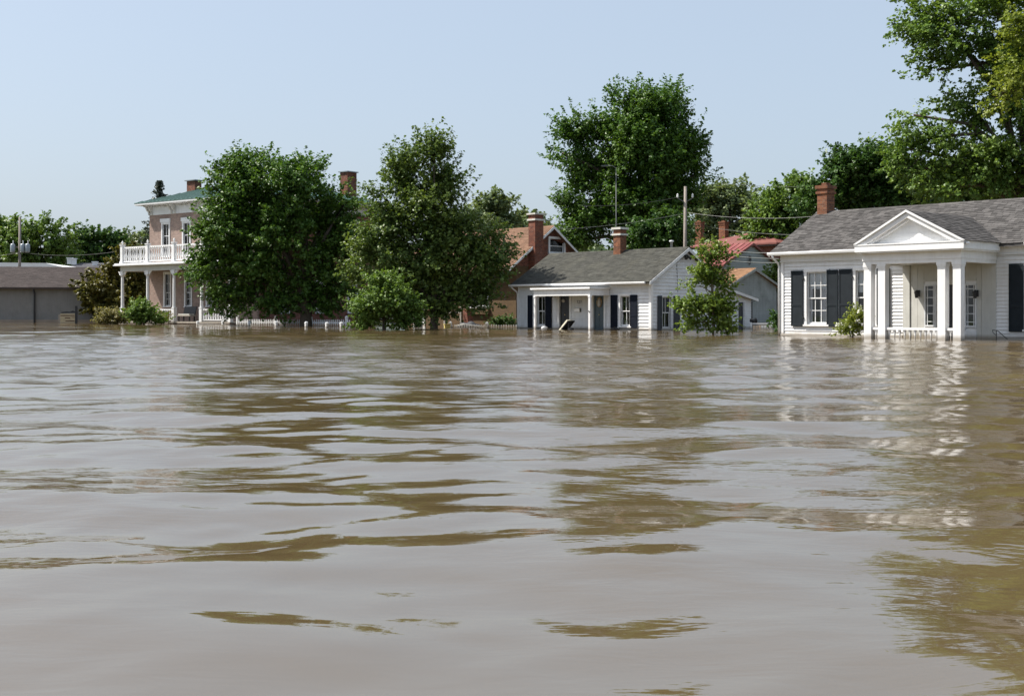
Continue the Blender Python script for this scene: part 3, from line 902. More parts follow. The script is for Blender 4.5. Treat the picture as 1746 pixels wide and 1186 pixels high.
# ------------------------------------------------------------------ small white cottage (middle)
def cottage():
    F0 = Fr(1110, 64.6, -46.8)
    W = -F0.s(885)
    F = moved(F0, -W, 0)
    H = thing('white_cottage', 'small white cottage with dark grey roof and flat front porch', 'house', F.loc(), F.a)
    S = F.s
    yr = F.y(1174, W + .25); zr = F.z(421.5, W + .25, yr)
    ze = F.z(480, W, -.44)
    dep = 2 * yr
    def ox(a, b, ya, yb, y=0.0):
        x0, x1 = S(a, y), S(b, y); xm = (x0 + x1) / 2
        return (x0, x1, F.z(yb, xm), F.z(ya, xm))
    w1 = ox(916.5, 930.5, 505, 555.5); w2 = ox(1058.5, 1075, 504.5, 556)
    d1 = (S(954.6), S(971.8), -.6, F.z(504.7, S(963))); d2 = (S(1012.6), S(1030.6), -.6, F.z(503, S(1021)))
    ops = [w1, w2, d1, d2]
    ztop = ze + .12
    wl = wall(H, 0, W, -.9, ztop, ops, 'white2')
    no = [(o[0] - .1, o[1] + .1, o[2] - .07, o[3] + .12) for o in (w1, w2)] + [(o[0] - .16, o[1] + .16, -2, o[3] + .14) for o in (d1, d2)]
    clapboards(wl, .1, W - .11, -.3, ze - .28, .18, no, 'white2')
    # gable side
    def gy(p): return F.y(p, W)
    def oy(a, b, ya, yb):
        y0, y1 = gy(a), gy(b); ym = (y0 + y1) / 2
        return (y0, y1, F.z(yb, W, ym), F.z(ya, W, ym))
    g1 = oy(1128, 1143, 506, 560)
    gw = wall(H, .16, dep - .16, -.9, ztop, [g1], 'white2', (W, 0, 0), R(90), gable=(yr, zr - .12))
    slope = (zr - ze) / (yr + .44)
    def xr(z):
        if z < ze - .1: return (.1, dep - .1)
        k = (z - ze + .12) / slope - .3
        return (max(.1, k), min(dep - .1, dep - k))
    clapboards(gw, .1, dep - .1, -.3, zr - .35, .19, [(g1[0] - .1, g1[1] + .1, g1[2] - .07, g1[3] + .12)], 'white2', xr)
    wall(H, .16, dep - .16, -.9, ztop, [], 'white2', (0, dep, 0), R(-90), gable=(yr, zr - .12))
    wall(H, 0, W, -.9, ztop, [], 'white2', (W, dep, 0), R(180))
    P(MB().box(.2, W - .2, .2, dep - .2, -.5, -.4), 'floor_deck', 'wood', H)
    P(MB().box(.17, W - 1.3, 1.2, 1.3, -.39, ztop - .01).box(W - 1.3, W - 1.2, 1.2, dep - .17, -.39, ztop - .01), 'shade_backing', 'room_dark', H)  # added dark screens behind the front and gable windows, painted as indoor shade
    P(MB().box(W - .1, W + .012, -.07, -.001, -.9, ze - .1).box(W + .013, W + .07, -.07, .1, -.9, ze - .1), 'corner_board', 'white', H)
    P(MB().box(-.012, .1, -.07, -.001, -.9, ze - .1), 'corner_board', 'white', H)
    P(MB().box(-.01, W + .01, -.068, -.002, ze - .28, ztop - .005), 'frieze_board', 'white2', H)
    gable_roof(H, -.28, W + .28, -.44, yr, dep + .44, ze, zr, 'shingle2', 'white2', shingle='shingle2', tw=.32, tht=.15)
    P(MB().box(-.25, W + .25, -.42, -.046, ze - .13, ze - .105), 'soffit', 'white2', H)
    P(MB().prism([(-.45, ze - .01), (-.56, ze), (-.57, ze - .03), (-.55, ze - .10), (-.46, ze - .11)], -.30, W + .02, 'x'), 'gutter', 'white', H)
    P(MB().tube([(-.10, -.50, ze - .09), (-.10, -.46, ze - .2), (-.06, -.12, ze - .42), (-.05, -.07, ze - .55), (-.05, -.07, -.9)], .045, 8), 'downspout', 'white', H, smooth=True)
    cz = lambda o, k: o[2] + (o[3] - o[2]) * k
    window(H, *w1, cols=2, rows=1, curtain=[(w1[0], w1[1], cz(w1, 0), cz(w1, .8), 'sagecurtain')])
    window(H, *w2, cols=2, rows=1, curtain=[(w2[1] - .2, w2[1], cz(w2, .5), cz(w2, 1), 'lace')])
    window(H, *g1, loc=(W, 0, 0), rotz=R(90), cols=2, rows=1, mat='white2')
    for a, b, o in ((901.7, 909, w1), (931.6, 942.2, w1), (1043, 1054, w2), (1076, 1088, w2)):
        shutter(H, S(a), S(b), o[2] - .1, o[3] + .06, 'navy')
    for a, b in ((1119.5, 1126.5), (1147, 1157)):
        shutter(H, gy(a), gy(b), g1[2] - .1, g1[3] + .06, 'darkdoor', (W, 0, 0), R(90))
    for i, (d, mt) in enumerate(((d1, 'darkdoor'), (d2, 'door'))):
        mb = MB().box(d[0], d[1], .05, .1, d[2], d[3])
        w_, h_ = d[1] - d[0], d[3] - d[2]
        for a, b in ((.06, .38), (.43, .66)):
            for c, e in ((.12, .46), (.54, .88)):
                mb.box(d[0] + w_*c, d[0] + w_*e, .038, .0499, d[2] + h_*a, d[2] + h_*b)
        do = P(mb, 'door', mt, H)
        fm = MB().box(d[0] - .14, d[0], -.068, .08, -.9, d[3]).box(d[1], d[1] + .14, -.068, .08, -.9, d[3]).box(d[0] - .15, d[1] + .15, -.074, .08, d[3], d[3] + .13)
        P(fm, 'door_frame', 'white2', do)
        P(MB().lathe([(.03, 0), (.03, .04), (.015, .05)], 0, 0, 8), 'door_knob', 'brass', do, (d[0] + w_*.47, .02, F.z(537, d[0])))
        wr = MB()
        zc = F.z(515, d[0]) if i else F.z(513, d[0]); xc = (d[0] + d[1]) / 2 - (0 if i else .12)
        if i:
            N = 16
            wr.tube([(xc + .16*math.cos(2*math.pi*k/N), .025, zc + .24*math.sin(2*math.pi*k/N)) for k in range(N + 1)], .045, 6)
            P(wr, 'wreath', 'wreath', do, smooth=True)
            P(MB().lathe([(.02, -.25), (.09, -.2), (.10, .05), (.03, .2)], 0, 0, 8), 'door_ornament', 'ornament', do, (xc, .0, zc))
        else:
            P(MB().lathe([(.0, -.09), (.09, -.06), (.12, 0), (.09, .07), (0, .1)], 0, 0, 8), 'door_ornament', 'ornament', do, (xc, .0, zc), smooth=True)
    # porch
    yP = -1.55
    xa, xb = S(910, yP), S(1006, yP)
    zb0, zb1 = F.z(504.7, xa, yP), F.z(494, xa, yP)
    P(MB().box(xa - .05, xb + .05, yP, -.046, -.4, -.3), 'porch_floor', 'concrete', H)
    P(MB().box(xa, xb, yP, yP + .12, zb0, zb1).box(xa, xa + .12, yP + .121, -.046, zb0, zb1).box(xb - .12, xb, yP + .121, -.046, zb0, zb1), 'porch_beam', 'white', H)
    P(MB().box(xa - .16, xb + .1, yP - .14, -.048, zb1 + .001, zb1 + .10), 'porch_roof', 'white', H)
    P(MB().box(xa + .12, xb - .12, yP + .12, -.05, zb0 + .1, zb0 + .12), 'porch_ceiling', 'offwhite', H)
    for x in (xa + .005, xb - .125):
        P(MB().box(x, x + .12, yP + .001, yP + .119, -.9, zb0 - .001).box(x - .02, x + .14, yP - .02, yP + .139, zb0 - .09, zb0 - .002), 'porch_post', 'white', H)
    xe = xb
    P(MB().tube([(xe - .1, yP - .01, F.z(530, xe, yP)), (xe + .02, yP - .06, F.z(532, xe, yP))], .03, 6), 'post_bracket', 'black', H)
    # mailbox and house number
    xm = (S(981) + S(994)) / 2; zm = F.z(528, xm)
    mbx = MB().box(xm - .21, xm + .17, -.16, -.03, zm - .11, zm + .07).prism([(-.18, zm + .071), (-.03, zm + .13), (-.03, zm + .071)], xm - .22, xm + .18, 'x')
    mo = P(mbx, 'mailbox', 'porcelain', H)
    P(MB().box(xm + .171, xm + .19, -.15, -.04, zm - .12, zm + .1), 'mailbox_side', 'metal', mo)
    segs = {'7': [((0, 1), (1, 1)), ((1, 1), (.35, 0))], '2': [((0, 1), (1, 1)), ((1, 1), (1, .55)), ((1, .55), (0, 0)), ((0, 0), (1, 0))]}
    for i, ch in enumerate('727'):
        x0 = xm - .12 + i * .13; z0 = F.z(517, xm); mb = MB()
        for (a, b), (c, d) in segs[ch]:
            mb.tube([(x0 + a*.08, -.056, z0 + b*.15), (x0 + c*.08, -.056, z0 + d*.15)], .013, 4)
        P(mb, 'house_number', 'black', H)
    # chimney, vent, floodlights
    chimney(H, F.s(1056, yr - .2), yr - .15, .52, .52, zr - .4, F.z(392, F.s(1056, yr), yr), mat='chimney', cap='concrete', bands=((F.z(399, W * .75, yr), F.z(396, W * .75, yr)),), corbel=False, capw=.09, caph=.12)
    xv = F.s(1145, yr + .5)
    P(MB().lathe([(.07, zr - .5), (.07, F.z(412, xv, yr)), (.13, F.z(412, xv, yr)), (.13, F.z(409.5, xv, yr)), (.05, F.z(409, xv, yr))], xv, yr + .5, 8), 'vent_pipe', 'white2', H, smooth=True)
    fy = yr; fz = F.z(438, W, yr)
    fl = MB().box(W + .03, W + .1, fy - .12, fy + .12, fz + .04, fz + .12)
    for s_ in (-1, 1):
        fl.tube([(W + .08, fy + s_*.1, fz + .06), (W + .17, fy + s_*.16, fz - .03), (W + .27, fy + s_*.22, fz - .09)], [.04, .06, .1], 8)
    P(fl, 'floodlight', 'black', H)
    P(MB().tube([(W + .045, fy - .1, fz + .05), (W + .035, gy(1153), fz - .35), (W + .035, gy(1155), g1[3] + .2)], .014, 5), 'wall_cable', 'black', H)
    # rear lean-to
    yend = F.y(1280, W - .25); z1 = F.z(508, W, yend)
    dl = (F.y(1259, W - .25) - dep, F.y(1268, W - .25) - dep, -.6, F.z(515, W, F.y(1263, W)))
    lw = wall(H, 0, yend - dep, -.9, z1 - .05, [dl], 'white2', (W - .25, dep + .001, 0), R(90), name='lean_to_wall')
    clapboards(lw, .02, yend - dep, -.3, z1 - .08, .15, [(dl[0] - .05, dl[1] + .05, -2, dl[3] + .05)], 'white2')
    tri = MB().prism([(dep, z1 - .05), (yend, z1 - .05), (dep, ze - .1)], W - .41, W - .252, 'x')
    P(tri, 'lean_to_gable', 'white2', H)
    wall(H, 0, 3, -.9, z1 - .05, [], 'white2', (W - .25, yend, 0), R(180), name='lean_to_wall')
    P(MB().prism([(dep - .1, ze + .02), (yend + .35, z1 - .02), (yend + .35, z1 - .13), (dep - .1, ze - .1)], W - 3.5, W + .02, 'x'), 'lean_to_roof', 'shingle2', H)
    P(MB().prism([(dep - .1, ze + .0), (yend + .35, z1 - .04), (yend + .35, z1 - .2), (dep - .1, ze - .16)], W + .021, W + .05, 'x'), 'rake_board', 'white2', H)
    P(MB().box(dl[0], dl[1], .06, .1, dl[2], dl[3]), 'door', 'darkdoor', H, (W - .25, dep, 0), R(90))
    P(MB().tube([(W + .0, yend + .33, z1 - .1), (W - .2, yend + .05, z1 - .22), (W - .2, yend + .05, -.9)], .035, 6), 'downspout', 'black', H)
    return F, W, yP
CF, CW, CYP = cottage()

# ------------------------------------------------------------------ brown brick bungalow behind the second tree
def bungalow():
    F0 = Fr(880, 81, -46.8)
    W = -F0.s(690)
    F = moved(F0, -W, 0)
    H = thing('brick_bungalow', 'brown brick bungalow with tan roof and tall chimney behind the cottage', 'house', F.loc(), F.a)
    S = F.s
    yr = F.y(945, W + .4); zr = F.z(385, W + .4, yr)
    xe = W + .4
    ye = F.y(869, xe); ze = F.z(457, xe, ye)
    dep = 2 * yr
    def gy(p): return F.y(p, W)
    gz = lambda py, y: F.z(py, W, y)
    ops = []
    def ox(a, b, ya, yb):
        x0, x1 = S(a), S(b); xm = (x0 + x1) / 2
        return (x0, x1, F.z(yb, xm), F.z(ya, xm))
    w1 = ox(803, 832, 488, 523); d1 = (S(708), S(722), -.6, F.z(527, S(715)))
    ztop = ze + .2
    wall(H, 0, W, -.9, ztop, [w1, d1], 'brickbrown')
    ga, gb = gy(937), gy(961)
    g1 = (ga, gb, gz(431, ga), gz(407, ga))
    sl = (zr - ze) / (yr - ye)
    gb_ = MB()
    wall(H, .16, dep - .16, -.9, ztop, [], 'brickbrown', (W, 0, 0), R(90), gable=None)
    # gable with a window hole: left, right, above
    zt = lambda y: ze + sl * (y - ye) - .2 if y <= yr else ze + sl * (2*yr - y - ye) - .2
    P(MB().prism([(.0, ztop), (g1[0], ztop), (g1[0], zt(g1[0])), (.0, max(ztop, zt(0)))], W - .16, W - .001, 'x')
      .prism([(g1[1], ztop), (dep, ztop), (dep, max(ztop, zt(dep))), (g1[1], zt(g1[1]))], W - .16, W - .001, 'x')
      .prism([(g1[0], g1[3]), (g1[1], g1[3]), (g1[1], zt(g1[1])), (yr, zt(yr)), (g1[0], zt(g1[0]))], W - .16, W - .001, 'x')
      .box(W - .16, W - .001, g1[0], g1[1], ztop, g1[2]), 'gable', 'brickred', H)
    wall(H, .16, dep - .16, -.9, ztop, [], 'brickbrown', (0, dep, 0), R(-90), gable=(yr, zr - .2))
    wall(H, 0, W, -.9, ztop, [], 'brickbrown', (W, dep, 0), R(180))
    gable_roof(H, -.4, W + .4, ye, yr, 2*yr - ye, ze, zr, 'tanshingle', 'white2', shingle='tanshingle', tw=.35, tht=.2)
    window(H, *g1, loc=(W, 0, 0), rotz=R(90), cols=1, rows=1, mat='white2', casing=.14, curtain=[(g1[0], g1[1], g1[2], g1[3], 'sagecurtain')], single=True)
    window(H, *w1, cols=2, rows=1, mat='white', casing=.12)
    P(MB().box(S(798), S(836), -.22, -.001, w1[2] - .5, w1[2] - .1), 'brick_ledge', 'brickbrown', H)
    do = P(MB().box(d1[0], d1[1], .04, .1, d1[2], d1[3]), 'door', 'darkdoor', H)
    P(MB().box(d1[0] - .18, d1[0], -.06, .03, -.9, d1[3]).box(d1[1], d1[1] + .22, -.06, .03, -.9, d1[3]).box(d1[0] - .2, d1[1] + .24, -.07, .03, d1[3], d1[3] + .12), 'door_frame', 'white2', do)
    # porch: beam, post, leaning brick buttress
    yP = -1.6
    xa, xb = S(757, yP), S(786, yP)
    zb = F.z(534, xa, yP)
    pm = MB().box(xa, xb, yP, yP + .15, zb, zb + .14).box(xa - .05, xa + .12, yP - .01, yP + .16, -.9, zb - .001).box(xb - .12, xb + .02, yP - .01, yP + .16, -.9, F.z(512, xb, yP))
    P(pm, 'porch_frame', 'wood', H)
    x1, x2, x3, x4 = S(789, yP), S(795, yP), S(800, yP), S(793.5, yP)
    P(MB().prism([(x4, -.9), (x3 + .12, -.9), (x2, F.z(527, xb, yP)), (x1, F.z(527, xb, yP))], yP, yP + .5, 'y'), 'brick_buttress', 'brickred', H)
    # chimney standing against the gable
    cyc = F.y(921.5, W + .75)
    cz0 = F.z(366.5, W + .3, cyc)
    chimney(H, W + .33, cyc, .62, .78, -.9, cz0, mat='brickred', cap='concrete', bands=((F.z(377, W, cyc), F.z(374, W, cyc)),), corbel=False, capw=.10, caph=.10)
    return F
bungalow()

# ------------------------------------------------------------------ two-storey brick house (left)
def brick_house():
    Fa = Fr(297, 98, -38)
    x0 = Fa.s(209)
    F = moved(Fa, x0, 0)
    bay = -x0 / 2
    nb = 4; W = bay * nb
    H = thing('brick_house', 'two-storey pink brick house with white balcony porch and green hip roof', 'house', F.loc(), F.a)
    p = F.y(255, 0); dep = 13.0
    S = lambda px: F.s(px, p)
    def ox(a, b, ya, yb):
        u, v = S(a), S(b); xm = (u + v) / 2
        return (u, v, F.z(yb, xm, p), F.z(ya, xm, p))
    up = [ox(277.5, 288.5, 382, 437), ox(313, 324, 380, 436)]
    lo = [ox(281.5, 290.5, 467, 522), ox(317, 326, 466, 522)]
    dx = up[1][0] - up[0][0]
    for k in (1, 2):
        o = up[1]; up.append((o[0] + k*dx, o[1] + k*dx, o[2], o[3]))
        o = lo[1]; lo.append((o[0] + k*dx, o[1] + k*dx, o[2], o[3]))
    up = [u for u in up if u[1] < W - .4]; lo = [u for u in lo if u[1] < W - .4]
    zb = F.z(367.5, 0, p); zc = F.z(353.5, 0, p)
    wall(H, 0, W, -.9, zb + .05, up + lo, 'brickpink', (0, p, 0))
    side = [(y, y + .95, z, z + 2.3) for y in (2.2, 6.2, 9.8) for z in (.9, 6.0)]
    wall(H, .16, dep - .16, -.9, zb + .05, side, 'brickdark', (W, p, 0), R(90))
    wall(H, .16, dep - .16, -.9, zb + .05, [], 'brickpink', (0, p + dep, 0), R(-90))
    wall(H, 0, W, -.9, zb + .05, [], 'brickpink', (W, p + dep, 0), R(180))
    P(MB().box(.2, W - .2, p + .2, p + dep - .2, 4.0, 4.2).box(.2, W - .2, p + .2, p + dep - .2, .1, .2), 'floor_deck', 'wood', H)
    # frieze, cornice, brackets
    def ring(a, z0, z1, nm, mt):
        mb = MB()
        mb.box(-a, W + a, p - a, p - .001, z0, z1).box(-a, W + a, p + dep + .001, p + dep + a, z0, z1)
        mb.box(-a, -.001, p, p + dep, z0, z1).box(W + .001, W + a, p, p + dep, z0, z1)
        return P(mb, nm, mt, H)
    ring(.06, zb, zc + .3, 'frieze', 'white2')
    ov = .85
    zsof = zc + .12; ztopc = F.z(346.5, -ov, p - ov)
    mb = MB().box(-ov, W + ov, p - ov, p + dep + ov, zsof, zsof + .06)
    mb.box(-ov - .03, W + ov + .03, p - ov - .03, p - ov, zsof + .02, ztopc).box(-ov - .03, W + ov + .03, p + dep + ov, p + dep + ov + .03, zsof + .02, ztopc)
    mb.box(-ov - .03, -ov, p - ov, p + dep + ov, zsof + .02, ztopc).box(W + ov, W + ov + .03, p - ov, p + dep + ov, zsof + .02, ztopc)
    P(mb, 'cornice', 'white2', H)
    bp = [(0, zsof), (-.62, zsof), (-.62, zsof - .1), (-.40, zsof - .2), (-.28, zsof - .45), (-.12, zsof - .55), (-.10, zsof - .8), (0, zsof - .8)]
    bme = MB().prism(bp, -.07, .07, 'x').mesh('cornice_bracket', 'offwhite')
    for c in [.25] + [S(297) + k*dx for k in range(4)] + [W - .25]:
        if c > W: continue
        for s_ in (-.2, .2):
            put('cornice_bracket', bme, H, (min(max(c + s_, .1), W - .1), p - .062, 0))
    for y in (p + .3, p + dep * .33, p + dep * .66, p + dep - .3):
        for s_ in (-.2, .2):
            put('cornice_bracket', bme, H, (W + .062, y + s_, 0), R(90))
            put('cornice_bracket', bme, H, (-.062, y + s_, 0), R(-90))
    dn = MB(); x = .2
    while x < W - .2:
        dn.box(x, x + .12, p - .2, p - .061, zsof - .16, zsof - .001); x += .28
    P(dn, 'dentils', 'offwhite', H, kind='stuff')
    # hip roof
    e0, e1, f0, f1 = -ov - .05, W + ov + .05, p - ov - .05, p + dep + ov + .05
    rid = min(e1 - e0, f1 - f0) / 2 * .72
    v = [(e0, f0, ztopc), (e1, f0, ztopc), (e1, f1, ztopc), (e0, f1, ztopc)]
    kz = .33
    v += [(e0 + rid, f0 + rid, ztopc + kz*rid), (e1 - rid, f0 + rid, ztopc + kz*rid), (e1 - rid, f1 - rid, ztopc + kz*rid), (e0 + rid, f1 - rid, ztopc + kz*rid)]
    v += [(q[0], q[1], q[2] - .06) for q in v[:4]]
    rb = MB(); rb.v = v
    rb.f = [(0, 1, 5, 4), (1, 2, 6, 5), (2, 3, 7, 6), (3, 0, 4, 7), (4, 5, 6, 7), (8, 11, 10, 9), (0, 8, 9, 1), (1, 9, 10, 2), (2, 10, 11, 3), (3, 11, 8, 0)]
    ro = P(rb, 'roof', 'greenroof', H)
    sm = MB(); x = e0 + .5
    while x < e1 - .3:      # standing seams on the front slope
        k = min(x - e0, e1 - x, rid)
        sm.prism([(f0, ztopc + .0), (f0 + k, ztopc + kz*k), (f0 + k, ztopc + kz*k + .04), (f0, ztopc + .04)], x - .02, x + .02, 'x'); x += .55
    P(sm, 'roof_seams', 'greenroof', ro, kind='stuff')
    # chimneys
    cyy = p + 3.2; cx1 = F.s(331, cyy)
    chimney(H, cx1, cyy, 1.1, .7, ztopc, F.z(309, cx1, cyy), mat='brickred', cap='tin', corbel=False, capw=.14, caph=.08)
    cyy = p + dep - 1.4; cx2 = F.s(594, cyy)
    chimney(H, cx2, cyy, .9, 1.1, ztopc - .5, F.z(294.5, cx2, cyy), mat='brickred', cap='tin', corbel=False, capw=.12, caph=.08)
    # windows
    for o in up:
        window(H, *o, loc=(0, p, 0), casing=.13, cols=2, rows=1, mat='white2', head=.30, single=True, meet=.63, curtain=[(o[0], o[1], o[2], o[3], 'blindglass')])
    for o in lo:
        window(H, *o, loc=(0, p, 0), casing=.16, cols=2, rows=2, mat='white2', single=True, meet=.42)
    for o in side:
        window(H, *o, loc=(W, p, 0), rotz=R(90), casing=.12, cols=2, rows=1, mat='white2', head=.2, single=True)
    # porch
    zdeck = F.z(548, bay*2, 0); zbe0 = F.z(461.5, bay, 0); zbe1 = F.z(452, bay, 0); zfl = F.z(450, bay, 0)
    P(MB().box(-.25, W + .2, -.25, p - .002, zdeck - .14, zdeck), 'porch_floor', 'wood', H)
    P(MB().box(-.15, W + .1, -.15, p - .002, -.9, zdeck - .141), 'porch_base', 'brickdark', H)
    P(MB().box(-.12, W + .12, -.13, .13, zbe0, zbe1).box(-.12, .13, .131, p - .002, zbe0, zbe1).box(W - .12, W + .12, .131, p - .002, zbe0, zbe1), 'porch_beam', 'offwhite', H)
    P(MB().box(-.55, W + .45, -.55, p - .003, zbe1 + .001, zbe1 + .10).box(-.48, W + .38, -.48, p - .003, zbe1 + .101, zbe1 + .2), 'balcony_floor', 'white2', H)
    P(MB().box(-.1, W + .1, -.1, p - .004, zbe0 + .18, zbe0 + .2), 'porch_ceiling', 'offwhite', H)
    zbal = zbe1 + .2; hr = F.z(421.5, 0, 0) - zbal
    bb = baluster_mesh(hr - .28, .085, 'white', 6)
    fin = MB().lathe([(.05, 0), (.03, .05), (.09, .12), (.10, .18), (.05, .26), (.001, .34)], 0, 0, 8).mesh('finial', 'white', True)
    for i in range(nb + 1):
        x = i * bay
        cp = MB().box(x - .15, x + .15, -.15, .15, zdeck, zdeck + 1.05).box(x - .17, x + .17, -.17, .17, zdeck + 1.051, zdeck + 1.12)
        cp.lathe([(.155, zdeck + 1.121), (.135, zdeck + 1.3), (.12, zbe0 - .45), (.15, zbe0 - .42), (.20, zbe0 - .3)], x, 0, 8)
        cp.box(x - .22, x + .22, -.16, .16, zbe0 - .3, zbe0 - .001)
        for s_ in (-1, 1):
            cp.prism([(x + s_*.22, zbe0 - .001), (x + s_*.55, zbe0 - .001), (x + s_*.22, zbe0 - .33)], -.05, .05, 'y')
        P(cp, 'porch_post', 'white', H)
        bpst = P(MB().box(x - .14, x + .14, -.14, .14, zbal, zbal + hr + .12).box(x - .18, x + .18, -.18, .18, zbal + hr + .12, zbal + hr + .2).box(x - .18, x + .18, -.18, .18, zbal, zbal + .18), 'balcony_post', 'white', H)
        put('finial', fin, bpst, (x, 0, zbal + hr + .2))
        if i < nb:
            a, b = x + .14, x + bay - .14
            rl = P(MB().box(a, b, -.07, .07, zbal + hr - .1, zbal + hr).box(a, b, -.06, .06, zbal + .1, zbal + .18), 'balcony_rail', 'white', H)
            n = 11
            for k in range(n):
                put('baluster', bb, rl, (a + (b - a) * (k + .5) / n, 0, zbal + .18))
            if i in (1, 3):
                rl = P(MB().box(a, b, -.07, .07, zdeck + .92, zdeck + 1.0).box(a, b, -.06, .06, zdeck + .1, zdeck + .18), 'porch_rail', 'white', H)
                bl = put
                for k in range(n):
                    put('baluster', bb, rl, (a + (b - a) * (k + .5) / n, 0, zdeck + .18)).scale = (1, 1, .74 / (hr - .28))
    # balcony side rails
    for x in (0, W):
        rl = P(MB().box(x - .07, x + .07, .14, p - .01, zbal + hr - .1, zbal + hr).box(x - .06, x + .06, .14, p - .01, zbal + .1, zbal + .18), 'balcony_rail', 'white', H)
        for k in range(7):
            put('baluster', bb, rl, (x, .14 + (p - .15) * (k + .5) / 7, zbal + .18))
    return F, bay, p, zdeck
BF, BBAY, BP, BDECK = brick_house()

def porch_bench():
    x, y = BF.s(318, 1.2), 1.2
    wx, wy = BF.w(x, y)
    T = thing('porch_bench', 'dark cushioned bench on the brick house porch', 'bench', (wx, wy, BDECK), BF.a)
    P(MB().box(-.8, .8, -.3, .3, .42, .52), 'seat', 'wood', T)
    P(MB().prism([(.22, .5), (.40, 1.2), (.48, 1.2), (.30, .5)], -.75, .75, 'x'), 'backrest', 'tarp', T)
    P(MB().box(-.7, .7, -.28, .2, .521, .62), 'cushion', 'offwhite', T)
    for sx in (-.72, .64):
        for sy in (-.28, .2):
            P(MB().box(sx, sx + .08, sy, sy + .08, 0, .42), 'leg', 'black', T)
porch_bench()

# ------------------------------------------------------------------ small houses behind
def back_house(name, label, pxc, D, deg, apex, left, right, rmat, wmat, trim, ridge_left_px, vent=None, board=0.0):
    """gable end facing right-front; apex/left/right are rake points (px, py) on the gable plane"""
    F0 = Fr(pxc, D, deg)
    H = thing(name, label, 'house', F0.loc(), F0.a)
    # gable plane is local x = 0, y runs back along the gable
    ya, yl, yr_ = F0.y(apex[0]), F0.y(left[0]), F0.y(right[0])
    za, zl = F0.z(apex[1], 0, ya), F0.z(left[1], 0, yl)
    L = -F0.s(ridge_left_px, ya)
    dep = 2 * ya - 2 * yl
    r_ = gable_roof(H, -L, .25, yl, ya, 2*ya - yl, zl, za, rmat, trim, shingle=None)
    sl = (za - zl) / (ya - yl)
    y0, y1 = yl + .35, 2*ya - yl - .35
    ztop = zl + .12
    gw = wall(H, y0, y1, -.9, ztop, [], wmat, (0, 0, 0), R(90), gable=(ya, za - .16))
    if board:
        def xr(z):
            if z < ztop: return (y0, y1)
            k = (z - zl + .16) / sl + yl
            return (max(y0, k), min(y1, 2*ya - k))
        clapboards(gw, y0, y1, -.2, za - .35, board, [], wmat, xr)
    wall(H, -L + .2, -.17, -.9, ztop, [], wmat, (0, y0, 0), 0)
    if vent:
        yv = F0.y(vent[0]); zv = F0.z(vent[1], 0, yv)
        N = 14
        vt = MB().prism([(yv + .22*math.cos(2*math.pi*k/N), zv + .40*math.sin(2*math.pi*k/N)) for k in range(N)], .02, .05, 'x')
        vo = P(vt, 'gable_vent', 'black', H)
        ring = MB().tube([(.05, yv + .25*math.cos(2*math.pi*k/N), zv + .44*math.sin(2*math.pi*k/N)) for k in range(N + 1)], .035, 5)
        P(ring, 'vent_frame', 'greensiding', vo)
    return H, F0, (yl, ya, zl, za, L, r_)

H, F0, q = back_house('grey_shed', 'weathered grey clapboard shed with rusty orange roof between the cottage and the portico house', 1252, 84, -46.8, (1284, 457), (1238, 486), (1330, 490), 'orangeshingle', 'greysiding', 'greysiding', 1222, board=.16)
yl, ya, zl, za, L, r_ = q
Hs = math.hypot(ya - yl, za - zl)
shingles(r_, (-L, yl, zl), (1, 0, 0), (0, (ya - yl)/Hs, (za - zl)/Hs), L + .25, Hs, 'orangeshingle', .35, .2)
H, F0, q = back_house('red_roof_house', 'grey house with red metal roof and oval gable vent', 1240, 104, -46.8, (1281, 414), (1229, 451), (1330, 456), 'redmetal', 'greensiding', 'darkred', 1218, vent=(1277.5, 443.5), board=.2)
yl, ya, zl, za, L, r_ = q
sm = MB(); x = -L + .3
while x < .2:
    sm.prism([(yl, zl + .0), (ya, za + .0), (ya, za + .05), (yl, zl + .05)], x - .03, x + .03, 'x'); x += .6
P(sm, 'roof_seams', 'redmetal', r_, kind='stuff')

def chimney_house():
    F = Fr(1190, 128, -46.8)
    H = thing('twin_chimney_house', 'dark red roofed brick house with two brick chimneys far behind the cottage', 'house', F.loc(), F.a)
    W = 9.5; dep = 9.0
    zr = F.z(399, 0, 2.5); ze = F.z(414, W, 0)
    wall(H, 0, W, -.9, ze, [(1.0, 1.9, ze - 2.2, ze - .6)], 'brickdark')
    wall(H, .16, dep - .16, -.9, ze, [], 'brickdark', (W, 0, 0), R(90))
    wall(H, .16, dep - .16, -.9, ze, [], 'brickdark', (0, dep, 0), R(-90))
    wall(H, 0, W, -.9, ze, [], 'brickdark', (W, dep, 0), R(180))
    window(H, 1.0, 1.9, ze - 2.2, ze - .6, cols=2, mat='white2', single=True)
    o = .7; rb = MB(); rid = 3.2
    v = [(-o, -o, ze), (W + o, -o, ze), (W + o, dep + o, ze), (-o, dep + o, ze)]
    v += [(rid, rid + .8, zr), (W - rid, rid + .8, zr), (W - rid, dep - rid - .8, zr), (rid, dep - rid - .8, zr)] + [(a, b, c - .15) for a, b, c in v]
    rb.v = v
    rb.f = [(0, 1, 5, 4), (1, 2, 6, 5), (2, 3, 7, 6), (3, 0, 4, 7), (4, 5, 6, 7), (8, 11, 10, 9), (0, 8, 9, 1), (1, 9, 10, 2), (2, 10, 11, 3), (3, 11, 8, 0)]
    P(rb, 'roof', 'darkred', H)
    P(MB().box(-o + .1, W + o - .1, -o + .1, dep + o - .1, ze - .3, ze - .151), 'eave', 'darkbrown', H)
    for px in (1193, 1234):
        y = 3.2; x = F.s(px, y)
        chimney(H, x, y, .78, .62, ze, F.z(378, x, y), mat='chimney', cap=None)
chimney_house()

